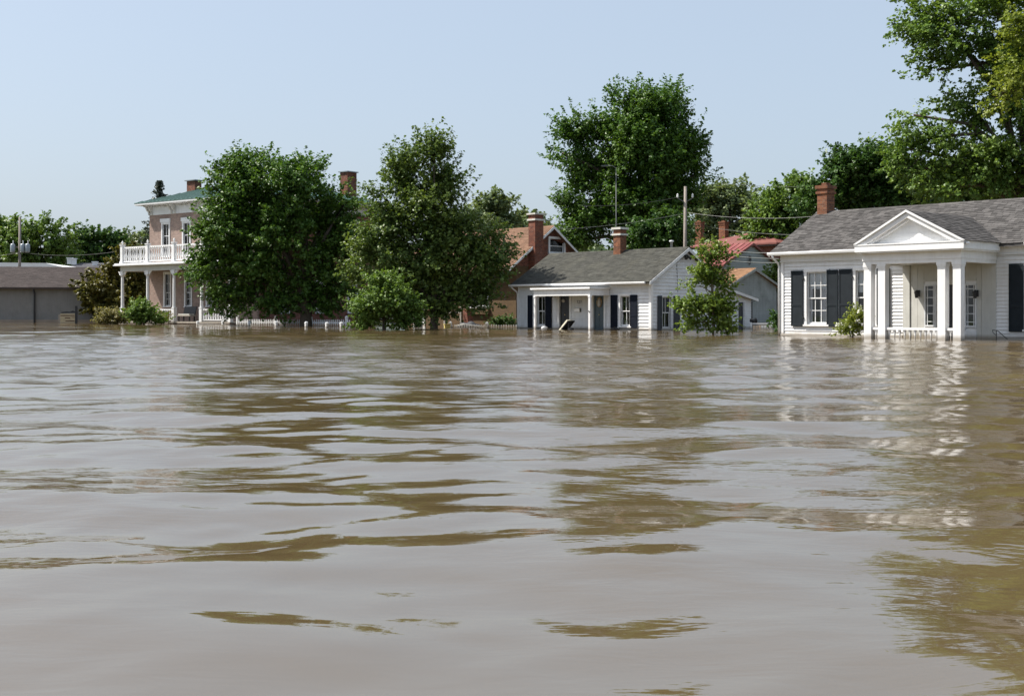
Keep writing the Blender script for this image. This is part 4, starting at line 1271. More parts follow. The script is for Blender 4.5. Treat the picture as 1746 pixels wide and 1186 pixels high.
def long_garage():
    F0 = Fr(168, 114, 9)
    W = -F0.s(-60)
    F = moved(F0, -W, 0)
    H = thing('long_garage', 'long low grey building with brown shingle roof and black downspout', 'building', F.loc(), F.a)
    ze = F.z(489.5, W * .5, -.5); yr = 4.6; zr = F.z(455.5, W * .6, yr); dep = 9.2
    P(MB().box(-2, W, -.06, -.001, -.9, F.z(545, W * .5)), 'foundation', 'tanbase', H)
    wall(H, -2, W, -.9, ze, [], 'stucco')
    wall(H, .16, dep - .16, -.9, ze, [], 'stucco', (W, 0, 0), R(90), gable=(yr, zr - .15))
    wall(H, -2, W, -.9, ze, [], 'stucco', (W - 2, dep, 0), R(180))
    gable_roof(H, -2.4, W + .4, -.5, yr, dep + .5, ze, zr, 'brownshingle', 'darkbrown', shingle='brownshingle', tw=.4, tht=.22)
    P(MB().box(-2.4, W + .4, -.62, -.505, ze - .16, ze - .01), 'gutter', 'darkbrown', H)
    P(MB().box(-2.3, W + .3, -.5, -.001, ze - .17, ze - .13), 'soffit', 'darkbrown', H)
    x = F.s(59, -.1)
    P(MB().tube([(x, -.55, ze - .12), (x, -.5, ze - .3), (x, -.14, ze - .5), (x, -.14, -.9)], .085, 6), 'downspout', 'black', H)
long_garage()

def far_roofs():
    F = Fr(-20, 140, 4)
    H = thing('white_roof_building', 'low building with white metal roof behind the brown garage', 'building', F.loc(), F.a)
    W = F.s(113); zt = F.z(448.5, W/2); 
    P(MB().box(0, W - 1.2, 0, 12, -.9, zt - .5), 'wall', 'stucco', H)
    P(MB().prism([(-.3, zt - .5), (W, zt - .5), (W - 2.2, zt), (-.3, zt + .06)], -.4, 12.4, 'y'), 'roof', 'whiteroof', H)
    F = Fr(102, 158, 4)
    H = thing('grey_hip_house', 'grey hip roofed house beyond the white roofed building', 'house', F.loc(), F.a)
    W = F.s(190); z0 = F.z(460, W/2); z1 = F.z(445.5, W/2)
    P(MB().box(.5, W - .5, .5, 9.5, -.9, z0), 'wall', 'stucco', H)
    rb = MB()
    rb.v = [(0, 0, z0), (W, 0, z0), (W, 10, z0), (0, 10, z0), (1.3, 5, z1), (W - 1.3, 5, z1), (0, 0, z0 - .15), (W, 0, z0 - .15), (W, 10, z0 - .15), (0, 10, z0 - .15)]
    rb.f = [(0, 1, 5, 4), (1, 2, 5), (2, 3, 4, 5), (3, 0, 4), (6, 9, 8, 7), (0, 6, 7, 1), (1, 7, 8, 2), (2, 8, 9, 3), (3, 9, 6, 0)]
    ro = P(rb, 'roof', 'greyroof', H)
    for px, py in ((162, 449), (119, 442.5), (126, 443.5)):
        x = F.s(px, 3.5); z = F.z(py, x, 3.5)
        P(MB().box(x - .3, x + .3, 3.3, 3.7, z - .6, z + .12).box(x - .38, x + .38, 3.2, 3.8, z + .121, z + .25), 'roof_vent', 'whiteroof', ro)
far_roofs()

# ------------------------------------------------------------------ fences
def picket_fence(name, label, A, B, posts, ptop, ktop, spacing, kr=None, slant=0.0, zlow=-.7):
    """A, B = (px, D) ends along the water; posts = pixel columns"""
    a = np.array(at(A[0], HZ, A[1]))[:2]; b = np.array(at(B[0], HZ, B[1]))[:2]
    L = float(np.linalg.norm(b - a)); ang = math.atan2(b[1] - a[1], b[0] - a[0])
    T = thing(name, label, 'fence', (a[0], a[1], 0), ang)
    def xpos(px):
        k = (px - CX) / FP
        u = (b - a) / L
        return (k * a[1] - a[0]) / (u[0] - k * u[1])
    pm = MB().box(-.07, .07, -.07, .07, zlow, ptop - .06).prism([(-.07, ptop - .06), (.07, ptop - .06), (.0, ptop)], -.07, .07, 'y').box(-.085, .085, -.085, .085, ptop - .12, ptop - .075).mesh('post', 'white2')
    for px in posts:
        o = put('post', pm, T, (xpos(px), 0, random.uniform(-.03, .03)))
        o.rotation_euler = (random.uniform(-.03, .03), random.uniform(-.03, .03), 0)
    h = ktop - zlow
    km = MB().prism([(-.04, zlow), (.04, zlow), (.04, ktop - .06), (0, ktop), (-.04, ktop - .06)], -.045, -.025, 'y').mesh('picket', 'white2')
    x0, x1 = (xpos(kr[0]), xpos(kr[1])) if kr else (0, L)
    x = min(x0, x1) + .1
    while x < max(x0, x1) - .05:
        o = put('picket', km, T, (x, 0, slant * (x - x0) + random.uniform(-.015, .015)))
        o.rotation_euler = (0, random.uniform(-.02, .02), 0)
        x += spacing
    for z in (ktop - .22, ktop - .75):
        P(MB().box(x0, x1, -.024, .02, z - .04, z + .04), 'rail', 'white', T)
picket_fence('picket_fence', 'low white picket fence nearly under water in front of the brick house', (336, 87.5), (586, 73), (337, 380, 425, 471, 522, 557, 582), .36, .16, .17, (338, 426), slant=-.008)
picket_fence('picket_fence', 'taller white picket fence behind the round maple trunk', (404, 88), (600, 80.5), (405, 470, 531, 591), .70, .48, .19)
picket_fence('picket_fence', 'white picket fence beside the left wall of the cottage', (765, 76), (884, 74.5), (768, 830), .38, .22, .16)

# ------------------------------------------------------------------ poles and wires
def utility_pole(label, px, D, top, r, cans=False):
    x, y, z = at(px, top, D)
    T = thing('utility_pole', label, 'pole', (x, y, 0))
    P(MB().tube([(0, 0, -.9), (0, 0, z * .5), (.03, 0, z)], [r * 1.25, r * 1.1, r * .9], 8), 'shaft', 'pole', T, smooth=True)
    if cans:
        for dx in (-.62, .40, .92):
            c = P(MB().lathe([(.0, z - 3.7), (.22, z - 3.68), (.24, z - 3.6), (.24, z - 2.9), (.2, z - 2.82), (.08, z - 2.78), (.0, z - 2.76)], dx, -.25, 10), 'transformer', 'tin', T, smooth=True)
            P(MB().lathe([(.05, z - 2.78), (.03, z - 2.65), (.06, z - 2.55), (.02, z - 2.45)], dx + .05, -.25, 6), 'bushing', 'porcelain', c)
        P(MB().box(-.8, 1.1, -.08, .0, z - 3.2, z - 3.05), 'cross_arm', 'pole', T)
        P(MB().tube([(0, 0, z - 5), (2.4, -1, -.5)], .025, 5), 'guy_wire', 'cablelight', T)
    else:
        for s_ in (-1, 1):
            b = P(MB().tube([(0, 0, z - 1.05), (s_*.3, 0, z - .9), (s_*.5, 0, z - .75)], .035, 5), 'insulator_bracket', 'metal', T)
            P(MB().lathe([(.03, z - .76), (.08, z - .68), (.05, z - .6), (.08, z - .54), (.02, z - .48)], s_*.5, 0, 8), 'insulator', 'porcelain', b)
    return T
utility_pole('tall wooden utility pole rising behind the cottage roof', 1168, 82, 318, .11)
utility_pole('wooden utility pole with grey transformer cans behind the garage', 33.5, 128, 370, .14, True)

def street_lamp():
    x, y, z = at(1051, 286, 80)
    T = thing('street_lamp', 'slender grey lamp post with arm above the cottage chimney', 'street lamp', (x, y, 0))
    P(MB().tube([(0, 0, -.9), (-.02, 0, z)], [.04, .024], 8), 'post', 'metal', T, smooth=True)
    P(MB().tube([(-.02, 0, z - .05), (-.25, 0, z + .12), (-.6, 0, z + .14)], .03, 6), 'arm', 'metal', T, smooth=True)
    P(MB().prism([(-1.0, z + .14), (-.55, z + .19), (-.55, z + .08), (-.95, z + .08)], -.1, .1, 'y'), 'lamp_head', 'metal', T)
street_lamp()

def wire(label, A, B, sag, r=.02, mat='cable'):
    a = np.array(at(*A)); b = np.array(at(*B))
    pts = []
    for i in range(15):
        t = i / 14
        p = a + (b - a) * t
        p[2] -= sag * 4 * t * (1 - t)
        pts.append(p - a)
    o = P(MB().tube(pts, r, 5), 'power_line', mat, None, tuple(a))
    tag(o, label, 'cable', 'power lines behind the houses')
wire('power line running left from the centre pole past the big tree', (1166, 364, 82), (930, 392, 84), .2, .011, 'cablelight')
wire('higher thin power line left of the centre pole in the tree', (1166, 334, 82), (985, 350, 84), .25, .012)
wire('bright power line from centre pole to the chimney of the portico house', (1170, 362, 82), (1420, 366, 72), .3, .011, 'cablelight')
wire('thin power line crossing the open sky gap', (1230, 313, 130), (1480, 317, 110), .2, .015)
wire('service line passing the two far brick chimneys', (1195, 384, 96), (1420, 400, 66), .25, .010, 'cablelight')
wire('upper service drop reaching the eave of the portico house', (1250, 427, 78), (1324, 431, 51.6), .05, .014, 'cablelight')
wire('middle service drop reaching the eave of the portico house', (1228, 433, 80), (1328, 441, 51.6), .06, .012, 'cablelight')
wire('lower service drop reaching the eave of the portico house', (1228, 442, 80), (1328, 448, 51.6), .06, .012, 'cablelight')
wire('power line in front of the dark trees by the transformer pole', (-60, 440, 128), (34, 430, 128), .15, .022, 'cable')
wire('long power line from transformer pole toward the brick house', (34, 430, 128), (215, 426, 128), .45, .022, 'cable')

# ------------------------------------------------------------------ small things around the houses
def yard_sign():
    x, y, _ = at(116, HZ, 104)
    T = thing('yard_sign', 'tan wooden yard sign in front of the garage with dark post', 'sign', (x, y, 0), R(6))
    z = lambda py: 1 + (HZ - py) / FP * 104
    s_ = 104 / FP
    X = lambda px: (px - 116) * s_
    bd = P(MB().box(X(103.5), X(127.5), -.05, .05, z(550), z(534.5)), 'board', 'tanwood', T)
    for a, b, c, d in ((104, 127, 537, 538.6), (111, 120, 541, 543), (122, 127, 540.5, 541.5), (112, 127, 546, 548)):
        P(MB().box(X(a), X(b), -.062, -.051, z(d), z(c)), 'lettering', 'lettering', bd)
    P(MB().box(X(100.5), X(103.4), -.06, .06, -.9, z(536)), 'post', 'wood', T)
    P(MB().box(X(128), X(131.5), -.07, .07, -.9, z(522)).box(X(127.6), X(131.9), -.08, .08, z(522.6), z(521.6)), 'post', 'black', T, label='tall black post')
    P(MB().prism([(X(105), z(533.8)), (X(127.9), z(533)), (X(127.9), z(530.5)), (X(124), z(529.5)), (X(119), z(531.3)), (X(115), z(530.8)), (X(105), z(532))], -.03, .03, 'y'), 'top_bar', 'black', T)
yard_sign()

def floats():
    # tipped garden lounger on the cottage porch
    x, y = CF.w(CF.s(966, -.9), -.9)
    s_ = y / FP
    T = thing('garden_lounger', 'tipped dark framed lounger with cream cushions on the cottage porch', 'lounger', (x, y, 0), CF.a)
    a = R(42)
    def seg(u0, u1, w0, w1, t0, t1, nm, mt):
        mb = MB()
        pts = [(u0, t0), (u1, t0), (u1, t1), (u0, t1)]
        pts = [(u*math.cos(a) - t*math.sin(a), u*math.sin(a) + t*math.cos(a) + .12) for u, t in pts]
        mb.prism(pts, w0, w1, 'y')
        return P(mb, nm, mt, T)
    seg(-.42, .52, -.28, .28, 0, .05, 'frame', 'black')
    seg(-.10, .48, -.25, .22, .052, .16, 'cushion', 'cream')
    seg(-.40, -.14, -.25, .22, .052, .15, 'cushion', 'cream')
    for u in (-.1, .34):
        P(MB().tube([(u, -.2, .25 + u * .5), (u + .05, -.22, -.3)], .03, 6), 'leg', 'black', T)
    P(MB().lathe([(.0, -.12), (.16, -.12), (.18, 0), (.16, .1), (0, .12)], .42, -.1, 10), 'wheel', 'black', T)
    x, y = CF.w(CF.s(928, -1.2), -1.2)
    T = thing('plastic_jug', 'white plastic jug floating by the cottage window', 'jug', (x, y, 0), R(20))
    P(MB().tube([(-.16, 0, .03), (-.1, 0, .07), (.1, 0, .10), (.14, 0, .11), (.19, 0, .13)], [.05, .11, .11, .06, .035], 10), 'body', 'porcelain', T, smooth=True)
    P(MB().tube([(.18, 0, .125), (.23, 0, .14)], .04, 8), 'cap', 'navy', T)
    x, y = CF.w(CF.s(1047, -.4), -.4)
    T = thing('floating_branch', 'dark clump of debris floating under the cottage shutter', 'debris', (x, y, 0), R(-30))
    P(MB().tube([(-.3, 0, .0), (-.1, .03, .06), (.12, .0, .09), (.3, .05, .02)], [.03, .09, .08, .02], 7), 'stem', 'black', T, smooth=True)
    P(MB().tube([(.0, 0, .06), (.08, -.1, .16), (.1, -.16, .2)], [.03, .02, .01], 5), 'twig', 'black', T)
    # yellow tub, tarp heap
    x, y, _ = at(762.5, HZ, 75)
    T = thing('yellow_tub', 'small yellow plastic tub floating beside the fence', 'tub', (x, y, 0), R(15))
    P(MB().prism([(-.15, -.05), (.15, -.05), (.19, .2), (-.19, .2)], -.13, .13, 'y'), 'body', 'yellowbox', T)
    P(MB().box(-.205, .205, -.145, .145, .2, .24), 'rim', 'yellowbox', T)
    x, y, _ = at(800, HZ, 77.5)
    T = thing('tarp_heap', 'dark tarp heap lying behind the cottage picket fence', 'tarp', (x, y, 0))
    mb = MB(); N, K = 18, 8
    for j in range(K + 1):
        for i in range(N + 1):
            u, v = i / N * 2 - 1, j / K * 2 - 1
            h = max(0, (1 - u*u)) ** .6 * max(0, (1 - v*v)) ** .6
            mb.v.append((u * .85, v * .5, -.1 + .42 * h + .06 * h * math.sin(9*u + 3*v) + .04 * math.sin(15*u*v + 2)))
    for j in range(K):
        for i in range(N):
            a_ = j*(N+1) + i
            mb.f.append((a_, a_+1, a_+N+2, a_+N+1))
    P(mb, 'sheet', 'tarp', T, smooth=True)
    P(MB().tube([(-.9, -.3, .1), (-.3, -.45, .22), (.3, -.4, .12), (.9, -.35, .05)], .03, 5), 'rope', 'concrete', T)
    # white railing bench between the houses
    x, y, _ = at(1298, HZ, 68)
    T = thing('white_bench', 'low white slatted bench half under water beside the shed', 'bench', (x, y, 0), R(-12))
    s_ = 68 / FP; X = lambda px: (px - 1298) * s_; z = lambda py: 1 + (HZ - py) / FP * 68
    P(MB().box(X(1279.5), X(1282.8), -.06, .06, -.7, z(549.5)), 'post', 'white', T)
    P(MB().box(X(1312.5), X(1317), -.06, .06, -.7, z(549)), 'post', 'white', T)
    P(MB().box(X(1283), X(1312.4), -.04, .04, z(552.5), z(550.5)), 'top_rail', 'white', T)
    n = 7
    for i in range(n):
        a_ = X(1284) + (X(1316) - X(1284)) * i / n
        P(MB().box(a_ + .01, a_ + (X(1316) - X(1284)) / n - .02, -.10, -.062, z(562), z(555)), 'slat', 'slats_peach' if i < 3 else 'white', T)
    P(MB().box(X(1283), X(1316), -.06, .3, z(555.5), z(554.2)), 'seat', 'wood', T)
    x, y, _ = at(1284, 549, 68.5)
    T = thing('black_bucket', 'black bucket lying on the end of the white bench', 'bucket', (x, y, 1 + (HZ - 549.5) / FP * 68), R(20))
    P(MB().tube([(-.16, 0, .1), (.16, 0, .08)], [.10, .15], 10), 'body', 'black', T, smooth=True)
    P(MB().tube([(.15, 0, .08), (.18, 0, .08)], [.165, .165], 10), 'rim', 'black', T)
floats()

# ------------------------------------------------------------------ trees and shrubs
def unit(a):
    return a / (np.linalg.norm(a, axis=-1, keepdims=True) + 1e-9)

def leaf_mesh(name, pos, nrm, axis, size, mat):
    """one folded leaf (two triangles pairs) per position"""
    n = len(pos)
    nrm = unit(nrm)
    ax = unit(axis - nrm * np.sum(axis * nrm, 1, keepdims=True))
    bi = np.cross(nrm, ax)
    s = size[:, None]
    V = np.empty((n, 4, 3), np.float32)
    V[:, 0] = pos - ax * s * .5
    V[:, 1] = pos + bi * s * .42 + nrm * s * .10
    V[:, 2] = pos + ax * s * .62 - nrm * s * .08
    V[:, 3] = pos - bi * s * .42 + nrm * s * .10
    k = np.arange(n, dtype=np.int32)[:, None] * 4
    F = np.concatenate([k, k + 1, k + 2, k, k + 2, k + 3], 1).reshape(-1, 3)
    me = bpy.data.meshes.new(name)
    me.vertices.add(n * 4); me.vertices.foreach_set('co', V.ravel())
    me.loops.add(F.size); me.loops.foreach_set('vertex_index', F.ravel())
    me.polygons.add(len(F))
    me.polygons.foreach_set('loop_start', np.arange(0, F.size, 3, dtype=np.int32))
    me.update(calc_edges=True)
    me.materials.append(M[mat])
    return me

def tree(name, label, cat, D, trunk_px, blobs, n, leaf, mat, tr=.25, group=None, up=.5, spray=.9, per=26, seed=1, bark='bark', z0=-.9, limbs=True, shell=.5, flower=None, droop=0.0, squash=.85, clump=9):
    """blobs: (px, py, rx, ry[, dy]) lobes of the crown seen from the camera, turned into ellipsoids at depth D + dy"""
    r_ = np.random.default_rng(seed)
    k = D / FP
    bx, by, _ = at(trunk_px, HZ, D)
    T = thing(name, label, cat, (bx, by, 0), 0, group)
    B = []
    for b in blobs:
        c = np.array([(b[0] - CX) * k - bx, b[4] if len(b) > 4 else r_.normal() * min(b[2], b[3]) * k * .35, 1 + (HZ - b[1]) * k])
        q = lambda r: max(r * k - spray * .30, r * k * .72)
        B.append((c, np.array([q(b[2]), q((b[2] + b[3]) * .5) * squash, q(b[3])])))
    wts = np.array([np.prod(s) ** (2 / 3) for _, s in B]); wts /= wts.sum()
    cen = sum(w_ * c for w_, (c, s) in zip(wts, B))
    n, leaf = (int(n * 1.55), leaf * .77) if D < 100 else (n, leaf * .9)
    nt_ = max(6, n // per)
    nc = max(5, nt_ // clump)
    idx = np.concatenate([np.full(max(2, int(round(w_ * nc))), i) for i, w_ in enumerate(wts)])
    nc = len(idx)
    dirs = unit(r_.normal(size=(nc, 3)))
    rad = r_.uniform(0, 1, nc) ** (shell * .7)
    cc = np.array([B[i][0] for i in idx]) + dirs * np.array([B[i][1] for i in idx]) * rad[:, None] * .9
    who = r_.integers(0, nc, nt_)
    csz = spray * .5 * r_.uniform(.6, 1.3, nc)
    g = np.clip(r_.normal(size=(nt_, 3)), -1.7, 1.7) * np.array([1, 1, .65])
    tip = cc[who] + g * csz[who][:, None]
    idx = idx[who]
    C_ = np.array([B[i][0] for i in idx]); S_ = np.array([B[i][1] for i in idx])
    dirs = unit(tip - C_); rad = np.ones(nt_)
    flat = unit(g + 1e-6)
    keep = tip[:, 2] > .12
    tip, C_, S_, dirs, rad, flat = tip[keep], C_[keep], S_[keep], dirs[keep], rad[keep], flat[keep]
    nt_ = len(tip)
    out = unit(unit(tip - C_) * .7 + unit(tip - cen) * .6 + flat * .5 + np.array([0, 0, up]) + r_.normal(size=(nt_, 3)) * .35)
    L = spray * r_.uniform(.5, 1.25, nt_)
    # leaves along each spray, tapering to its end
    m = per
    t = r_.uniform(-.35, 1, (nt_, m)) ** 1.0
    width = (.28 * (1 - np.clip(t, 0, 1) * .8)) * L[:, None]
    off = r_.normal(size=(nt_, m, 3)) * width[..., None] * .62
    pos = tip[:, None] + out[:, None] * (t * L[:, None])[..., None] + off
    pos[..., 2] -= droop * np.abs(off[..., 0]) + .25 * droop * t
    outl = np.repeat(out[:, None], m, 1)
    nrm = np.array([0, 0, .75]) + outl * .35 + r_.normal(size=(nt_, m, 3)) * .55
    axis = outl + r_.normal(size=(nt_, m, 3)) * .7 - np.array([0, 0, .25])
    pos, nrm, axis = pos.reshape(-1, 3), nrm.reshape(-1, 3), axis.reshape(-1, 3)
    ok = pos[:, 2] > .02
    pos, nrm, axis = pos[ok], nrm[ok], axis[ok]
    size = leaf * r_.uniform(.65, 1.35, len(pos))
    put('crown', leaf_mesh('crown', pos, nrm, axis, size, mat), T)
    if flower:
        q = r_.choice(len(tip), min(flower[0], len(tip)), replace=False)
        fp = tip[q] + out[q] * L[q][:, None] * .8
        fp = (fp[:, None] + r_.normal(size=(len(q), 14, 3)) * .045).reshape(-1, 3)
        put('blossoms', leaf_mesh('blossoms', fp, r_.normal(size=fp.shape), r_.normal(size=fp.shape), np.full(len(fp), .06), 'flower'), T)
    # trunk and limbs
    mb = MB()
    top = max(c[2] for c, s in B)
    fork = np.array([0, 0, max(.6, min(c[2] - s[2] * .2 for c, s in B))])
    lead = np.array([cen[0] * .6, cen[1] * .6, top])
    mb.tube([(0, 0, z0), (0, 0, .1), tuple(fork * np.array([1, 1, .6])), tuple(fork + (lead - fork) * .35), tuple(fork + (lead - fork) * .75), tuple(lead)],
            [tr * 1.25, tr * 1.05, tr * .95, tr * .7, tr * .35, tr * .1], 8)
    if limbs:
        for c, s in B:
            f = r_.uniform(.0, .55)
            a = fork + (lead - fork) * f * .8
            a = a if a[2] < c[2] else fork * .9
            mid = (a + c) / 2 + np.array([0, 0, .12 * np.linalg.norm(c - a)]) + r_.normal(size=3) * .1
            mb.tube([tuple(a), tuple(mid), tuple(c)], [tr * .5, tr * .34, tr * .2], 6)
            near = np.argsort(np.linalg.norm(tip - c, axis=1))
            near = near[: max(6, len(near) // 4)]
            for j in r_.choice(near, min(12, len(near)), replace=False):
                e = tip[j]
                if np.linalg.norm(e - c) > 1.15 * max(s): continue
                md = (c + e) / 2 + r_.normal(size=3) * .12
                mb.tube([tuple(c), tuple(md), tuple(e + out[j] * L[j] * .5)], [tr * .17, tr * .10, tr * .03], 4, False)
    P(mb, 'trunk', bark, T, smooth=True)
    return T

tree('maple_tree', 'dense round dark maple in front of the brick house', 'tree', 83, 522,
     [(470, 395, 118, 112), (402, 365, 58, 75), (420, 315, 60, 52), (510, 318, 70, 50), (562, 365, 42, 62), (572, 430, 36, 66), (372, 435, 38, 52),
      (440, 470, 72, 46), (530, 482, 66, 42), (372, 488, 28, 24), (440, 283, 40, 28), (392, 282, 26, 28), (530, 285, 32, 22), (586, 350, 20, 30), (350, 400, 20, 30), (410, 508, 48, 20), (560, 505, 40, 22), (480, 512, 44, 18), (352, 450, 26, 36), (595, 400, 22, 36), (590, 480, 22, 30), (440, 520, 62, 14), (545, 520, 48, 13)],
     66000, .24, 'leaf_maple', .42, seed=2, up=.55, spray=.9, shell=.6)
tree('maple_tree', 'open olive-green maple with pointed top in front of the bungalow', 'tree', 72, 740,
     [(688, 295, 32, 52), (742, 262, 30, 38), (750, 308, 38, 40), (722, 350, 58, 42), (668, 392, 48, 52), (760, 405, 62, 54), (634, 432, 32, 44), (718, 458, 80, 50),
      (816, 440, 42, 46), (706, 505, 70, 22), (795, 485, 48, 26), (846, 402, 26, 16), (850, 445, 20, 26), (610, 465, 18, 28), (650, 330, 20, 22), (778, 325, 16, 18), (860, 470, 14, 12), (735, 522, 52, 14), (790, 512, 40, 14), (825, 505, 26, 14)],
     46000, .21, 'leaf_olive', .22, seed=3, up=.6, spray=.85, shell=.8, per=20, clump=8)
tree('shrub', 'rounded green shrub standing in water before the olive maple', 'shrub', 66.5, 655,
     [(655, 510, 42, 34), (630, 530, 32, 26), (684, 540, 30, 18), (650, 488, 22, 18), (615, 542, 20, 16), (690, 525, 22, 22)], 14000, .17, 'leaf_mid', .10, seed=4, spray=.6)
tree('maple_tree', 'tall feathery maple towering behind the cottage', 'tree', 96, 1100,
     [(1112, 192, 54, 52), (1095, 265, 78, 66), (1155, 258, 38, 58), (984, 222, 28, 42), (1004, 285, 44, 50), (968, 345, 24, 26), (1012, 380, 50, 38), (1080, 345, 74, 55),
      (1148, 335, 44, 54), (1186, 245, 18, 16), (1110, 400, 80, 32), (958, 262, 14, 16), (1062, 170, 22, 24), (1148, 178, 22, 26), (980, 410, 34, 24), (1182, 300, 18, 24), (1030, 235, 26, 32), (1052, 215, 30, 36)],
     74000, .26, 'leaf_maple', .5, seed=5, up=.95, spray=1.15, shell=.62)
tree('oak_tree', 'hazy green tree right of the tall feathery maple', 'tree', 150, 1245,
     [(1212, 345, 36, 40), (1256, 350, 40, 38), (1292, 372, 26, 34), (1230, 395, 60, 30), (1280, 410, 40, 30)], 22000, .42, 'leaf_haze_tint', .4, seed=6, spray=1.6, up=.6)
tree('oak_tree', 'mid green tree behind the red metal roof', 'tree', 125, 1335,
     [(1340, 352, 46, 46), (1318, 392, 42, 42), (1370, 325, 30, 30), (1306, 430, 26, 30), (1386, 352, 30, 40), (1350, 420, 50, 40)], 26000, .34, 'leaf_mid', .4, seed=7, spray=1.3, group='trees behind the portico house')
tree('oak_tree', 'dark dense tree directly behind the portico house chimney', 'tree', 82, 1475,
     [(1442, 292, 34, 38), (1490, 288, 46, 42), (1520, 322, 44, 40), (1460, 332, 56, 36), (1402, 322, 22, 28), (1385, 350, 18, 22), (1540, 350, 50, 26)], 36000, .25, 'leaf_dark', .4, seed=8, spray=.9, group='trees behind the portico house')
tree('cottonwood_tree', 'very tall leafy tree filling the upper right corner', 'tree', 72, 1745,
     [(1620, 62, 74, 56), (1575, 35, 40, 46), (1700, 40, 80, 80), (1600, 118, 36, 36), (1665, 180, 48, 46), (1745, 160, 70, 80), (1578, 235, 36, 46), (1640, 270, 62, 54), (1722, 280, 84, 70),
      (1830, 100, 110, 140), (1830, 280, 100, 90), (1700, -80, 120, 90), (1830, -120, 130, 110), (1588, -30, 50, 44), (1560, 195, 26, 22), (1545, 290, 30, 40), (1600, 320, 60, 40), (1540, 250, 24, 30), (1690, 110, 50, 40), (1760, -200, 120, 60), (1945, 0, 90, 180)],
     96000, .25, 'leaf_mid', .34, seed=9, spray=1.0, shell=.5, up=.25, droop=.2, bark='bark')
tree('ash_tree', 'yellow-green bough hanging in at the right edge', 'tree', 62, 1850,
     [(1728, 125, 42, 34), (1742, 70, 34, 28), (1790, 120, 60, 70), (1705, 160, 22, 20), (1740, 30, 34, 24), (1860, 60, 70, 110)], 15000, .21, 'leaf_yellow', .3, seed=10, spray=.8, shell=.75, up=.2, droop=.25)
tree('oak_tree', 'lighter green tree low behind the portico pediment', 'tree', 92, 1610,
     [(1590, 318, 46, 36), (1650, 320, 50, 34), (1700, 330, 50, 26), (1560, 300, 24, 30)], 20000, .27, 'leaf_mid', .3, seed=12, spray=.9, group='trees behind the portico house')
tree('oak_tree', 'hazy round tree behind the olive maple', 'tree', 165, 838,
     [(835, 362, 36, 34), (812, 388, 36, 28), (856, 380, 26, 24), (790, 395, 30, 22)], 13000, .46, 'leaf_haze_tint', .4, seed=13, spray=1.5)
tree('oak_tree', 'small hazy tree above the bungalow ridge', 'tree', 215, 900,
     [(900, 374, 28, 20), (878, 382, 26, 22), (922, 382, 16, 16), (905, 395, 40, 18)], 9000, .55, 'leaf_haze_tint', .4, seed=14, spray=1.6)
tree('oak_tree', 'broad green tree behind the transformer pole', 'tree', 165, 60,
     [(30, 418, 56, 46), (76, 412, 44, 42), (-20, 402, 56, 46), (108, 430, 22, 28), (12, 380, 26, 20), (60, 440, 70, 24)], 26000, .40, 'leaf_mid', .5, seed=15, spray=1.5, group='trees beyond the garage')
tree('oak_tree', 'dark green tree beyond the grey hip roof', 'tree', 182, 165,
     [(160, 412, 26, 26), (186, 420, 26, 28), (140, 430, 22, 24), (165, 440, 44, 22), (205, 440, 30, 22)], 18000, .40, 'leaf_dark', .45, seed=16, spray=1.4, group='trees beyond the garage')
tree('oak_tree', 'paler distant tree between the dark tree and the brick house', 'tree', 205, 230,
     [(218, 420, 34, 24), (246, 424, 26, 26), (235, 445, 44, 24)], 12000, .5, 'leaf_haze_tint', .45, seed=17, spray=1.5, group='trees beyond the garage')
tree('magnolia_shrub', 'large rusty olive shrub left of the brick house porch', 'shrub', 114, 200,
     [(200, 492, 52, 52), (180, 498, 40, 48), (226, 448, 30, 28), (236, 500, 30, 50), (163, 520, 22, 28), (218, 436, 22, 16), (242, 466, 22, 34)], 28000, .30, 'leaf_rust', .15, seed=18, spray=.8, limbs=False)
tree('shrub', 'green leafy shrub before the brick house porch', 'shrub', 94, 245,
     [(244, 535, 26, 13), (230, 540, 20, 10), (262, 543, 16, 8), (238, 526, 12, 8)], 5200, .19, 'leaf_mid', .06, seed=19, spray=.6, limbs=False, up=.9)
tree('shrub', 'straw coloured weedy shrub left of the green porch shrub', 'shrub', 97, 195,
     [(198, 541, 26, 10), (180, 545, 16, 6), (272, 545, 12, 6)], 5200, .17, 'leaf_straw', .05, seed=20, spray=.6, limbs=False, up=1.0)
tree('young_tree', 'bright young tree half under water beside the cottage gable', 'tree', 52.5, 1216,
     [(1213, 432, 20, 22), (1208, 474, 30, 20), (1188, 522, 34, 15), (1228, 518, 28, 30), (1230, 553, 28, 12), (1164, 522, 16, 7), (1184, 551, 26, 7), (1236, 486, 12, 16), (1242, 440, 10, 5), (1178, 486, 12, 5), (1222, 455, 10, 12)],
     7000, .15, 'leaf_bright', .05, seed=21, spray=.42, per=14, shell=.8, bark='bark2', clump=6)
tree('hydrangea_bush', 'yellow-green bush with white blossoms before the portico house', 'shrub', 47.2, 1454,
     [(1456, 538, 11, 14), (1447, 560, 14, 8), (1464, 556, 9, 12), (1436, 567, 9, 4)], 1700, .105, 'leaf_yellow', .03, seed=22, spray=.3, per=14, limbs=False, up=.8, flower=(16,))
tree('shrub', 'dark small shrub against the portico house side corner', 'shrub', 62, 1328,
     [(1328, 540, 8, 12), (1331, 552, 6, 12)], 900, .15, 'leaf_dark', .03, seed=24, spray=.35, per=14, limbs=False)
tree('shrub', 'leafy green shrub behind the shed roof corner', 'shrub', 94, 1325,
     [(1322, 468, 16, 18), (1328, 490, 12, 20), (1312, 478, 8, 10)], 2600, .22, 'leaf_mid', .05, seed=25, spray=.5, limbs=False)
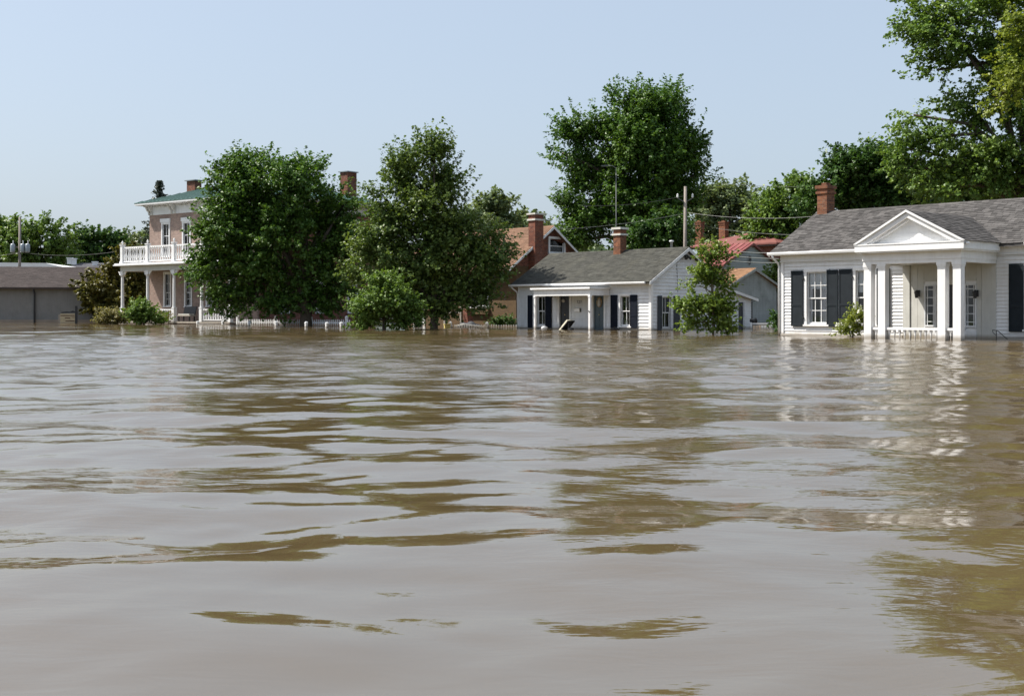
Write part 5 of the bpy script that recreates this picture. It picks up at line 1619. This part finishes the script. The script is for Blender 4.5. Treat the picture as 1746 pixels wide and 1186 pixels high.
tree('oak_tree', 'low dark foliage under the tall feathery maple', 'tree', 88, 1130,
     [(1110, 402, 36, 26), (1140, 392, 24, 32), (1085, 415, 40, 16), (1150, 415, 20, 12)], 12000, .24, 'leaf_dark', .2, seed=26, spray=.8)
tree('shrub', 'dark shrub by the bungalow wall behind the fence', 'shrub', 78.5, 852,
     [(852, 552, 16, 5), (870, 551, 9, 6)], 900, .17, 'leaf_dark', .03, seed=27, spray=.4, per=14, limbs=False)

def conifer():
    D = 150; k = D / FP
    bx, by, _ = at(272, HZ, D)
    top = 1 + (HZ - 309) * k
    T = thing('spruce_tree', 'dark spruce tip rising behind the green hip roof', 'tree', (bx, by, 0))
    r_ = np.random.default_rng(31)
    pos = []; ax = []; mb = MB()
    mb.tube([(0, 0, -.9), (0, 0, top * .6), (0, 0, top)], [.35, .2, .03], 7)
    z = top - .2
    while z > 3:
        d = top - z
        for q in range(6):
            a = r_.uniform(0, 6.28); L = min(3.6, .35 + d * .30) * r_.uniform(.6, 1.15)
            e = np.array([math.cos(a), math.sin(a), .25])
            mb.tube([(0, 0, z), tuple(e * L * .5 + (0, 0, z)), tuple(e * L + (0, 0, z - .12 * L))], [.05, .035, .01], 4, False)
            for j in range(int(12 + L * 8)):
                t = r_.uniform(.1, 1)
                pos.append(e * L * t + np.array([0, 0, z - .12 * L * t * t]) + r_.normal(size=3) * .10)
                ax.append(e + r_.normal(size=3) * .5)
        z -= .42
    pos = np.array(pos); ax = np.array(ax)
    put('crown', leaf_mesh('crown', pos, np.array([0, 0, .6]) + r_.normal(size=pos.shape), ax, .30 * r_.uniform(.6, 1.3, len(pos)), 'needle'), T)
    P(mb, 'trunk', 'bark', T, smooth=True)
conifer()

def far_woods():
    """the far wood behind the town, one mass"""
    r_ = np.random.default_rng(41)
    n = 60000
    px = r_.uniform(-250, 2050, n); D = r_.uniform(235, 275, n)
    top = 440 + 16 * np.sin(px * .017) + 10 * np.sin(px * .041 + 2) + 7 * np.sin(px * .09 + D * .2)
    k = D / FP
    z1 = 1 + (HZ - top) * k
    z = 1.5 + (z1 - 1.5) * r_.uniform(0, 1, n) ** .6
    pos = np.stack([(px - CX) * k, D, z], 1)
    o = put('far_woods', leaf_mesh('far_woods', pos, np.array([0, -.3, .6]) + r_.normal(size=pos.shape) * .6, r_.normal(size=pos.shape), 1.5 * r_.uniform(.6, 1.3, n), 'leaf_haze_tint'), None, kind='stuff')
    tag(o, 'distant green wood closing the view behind the houses', 'wood')
far_woods()
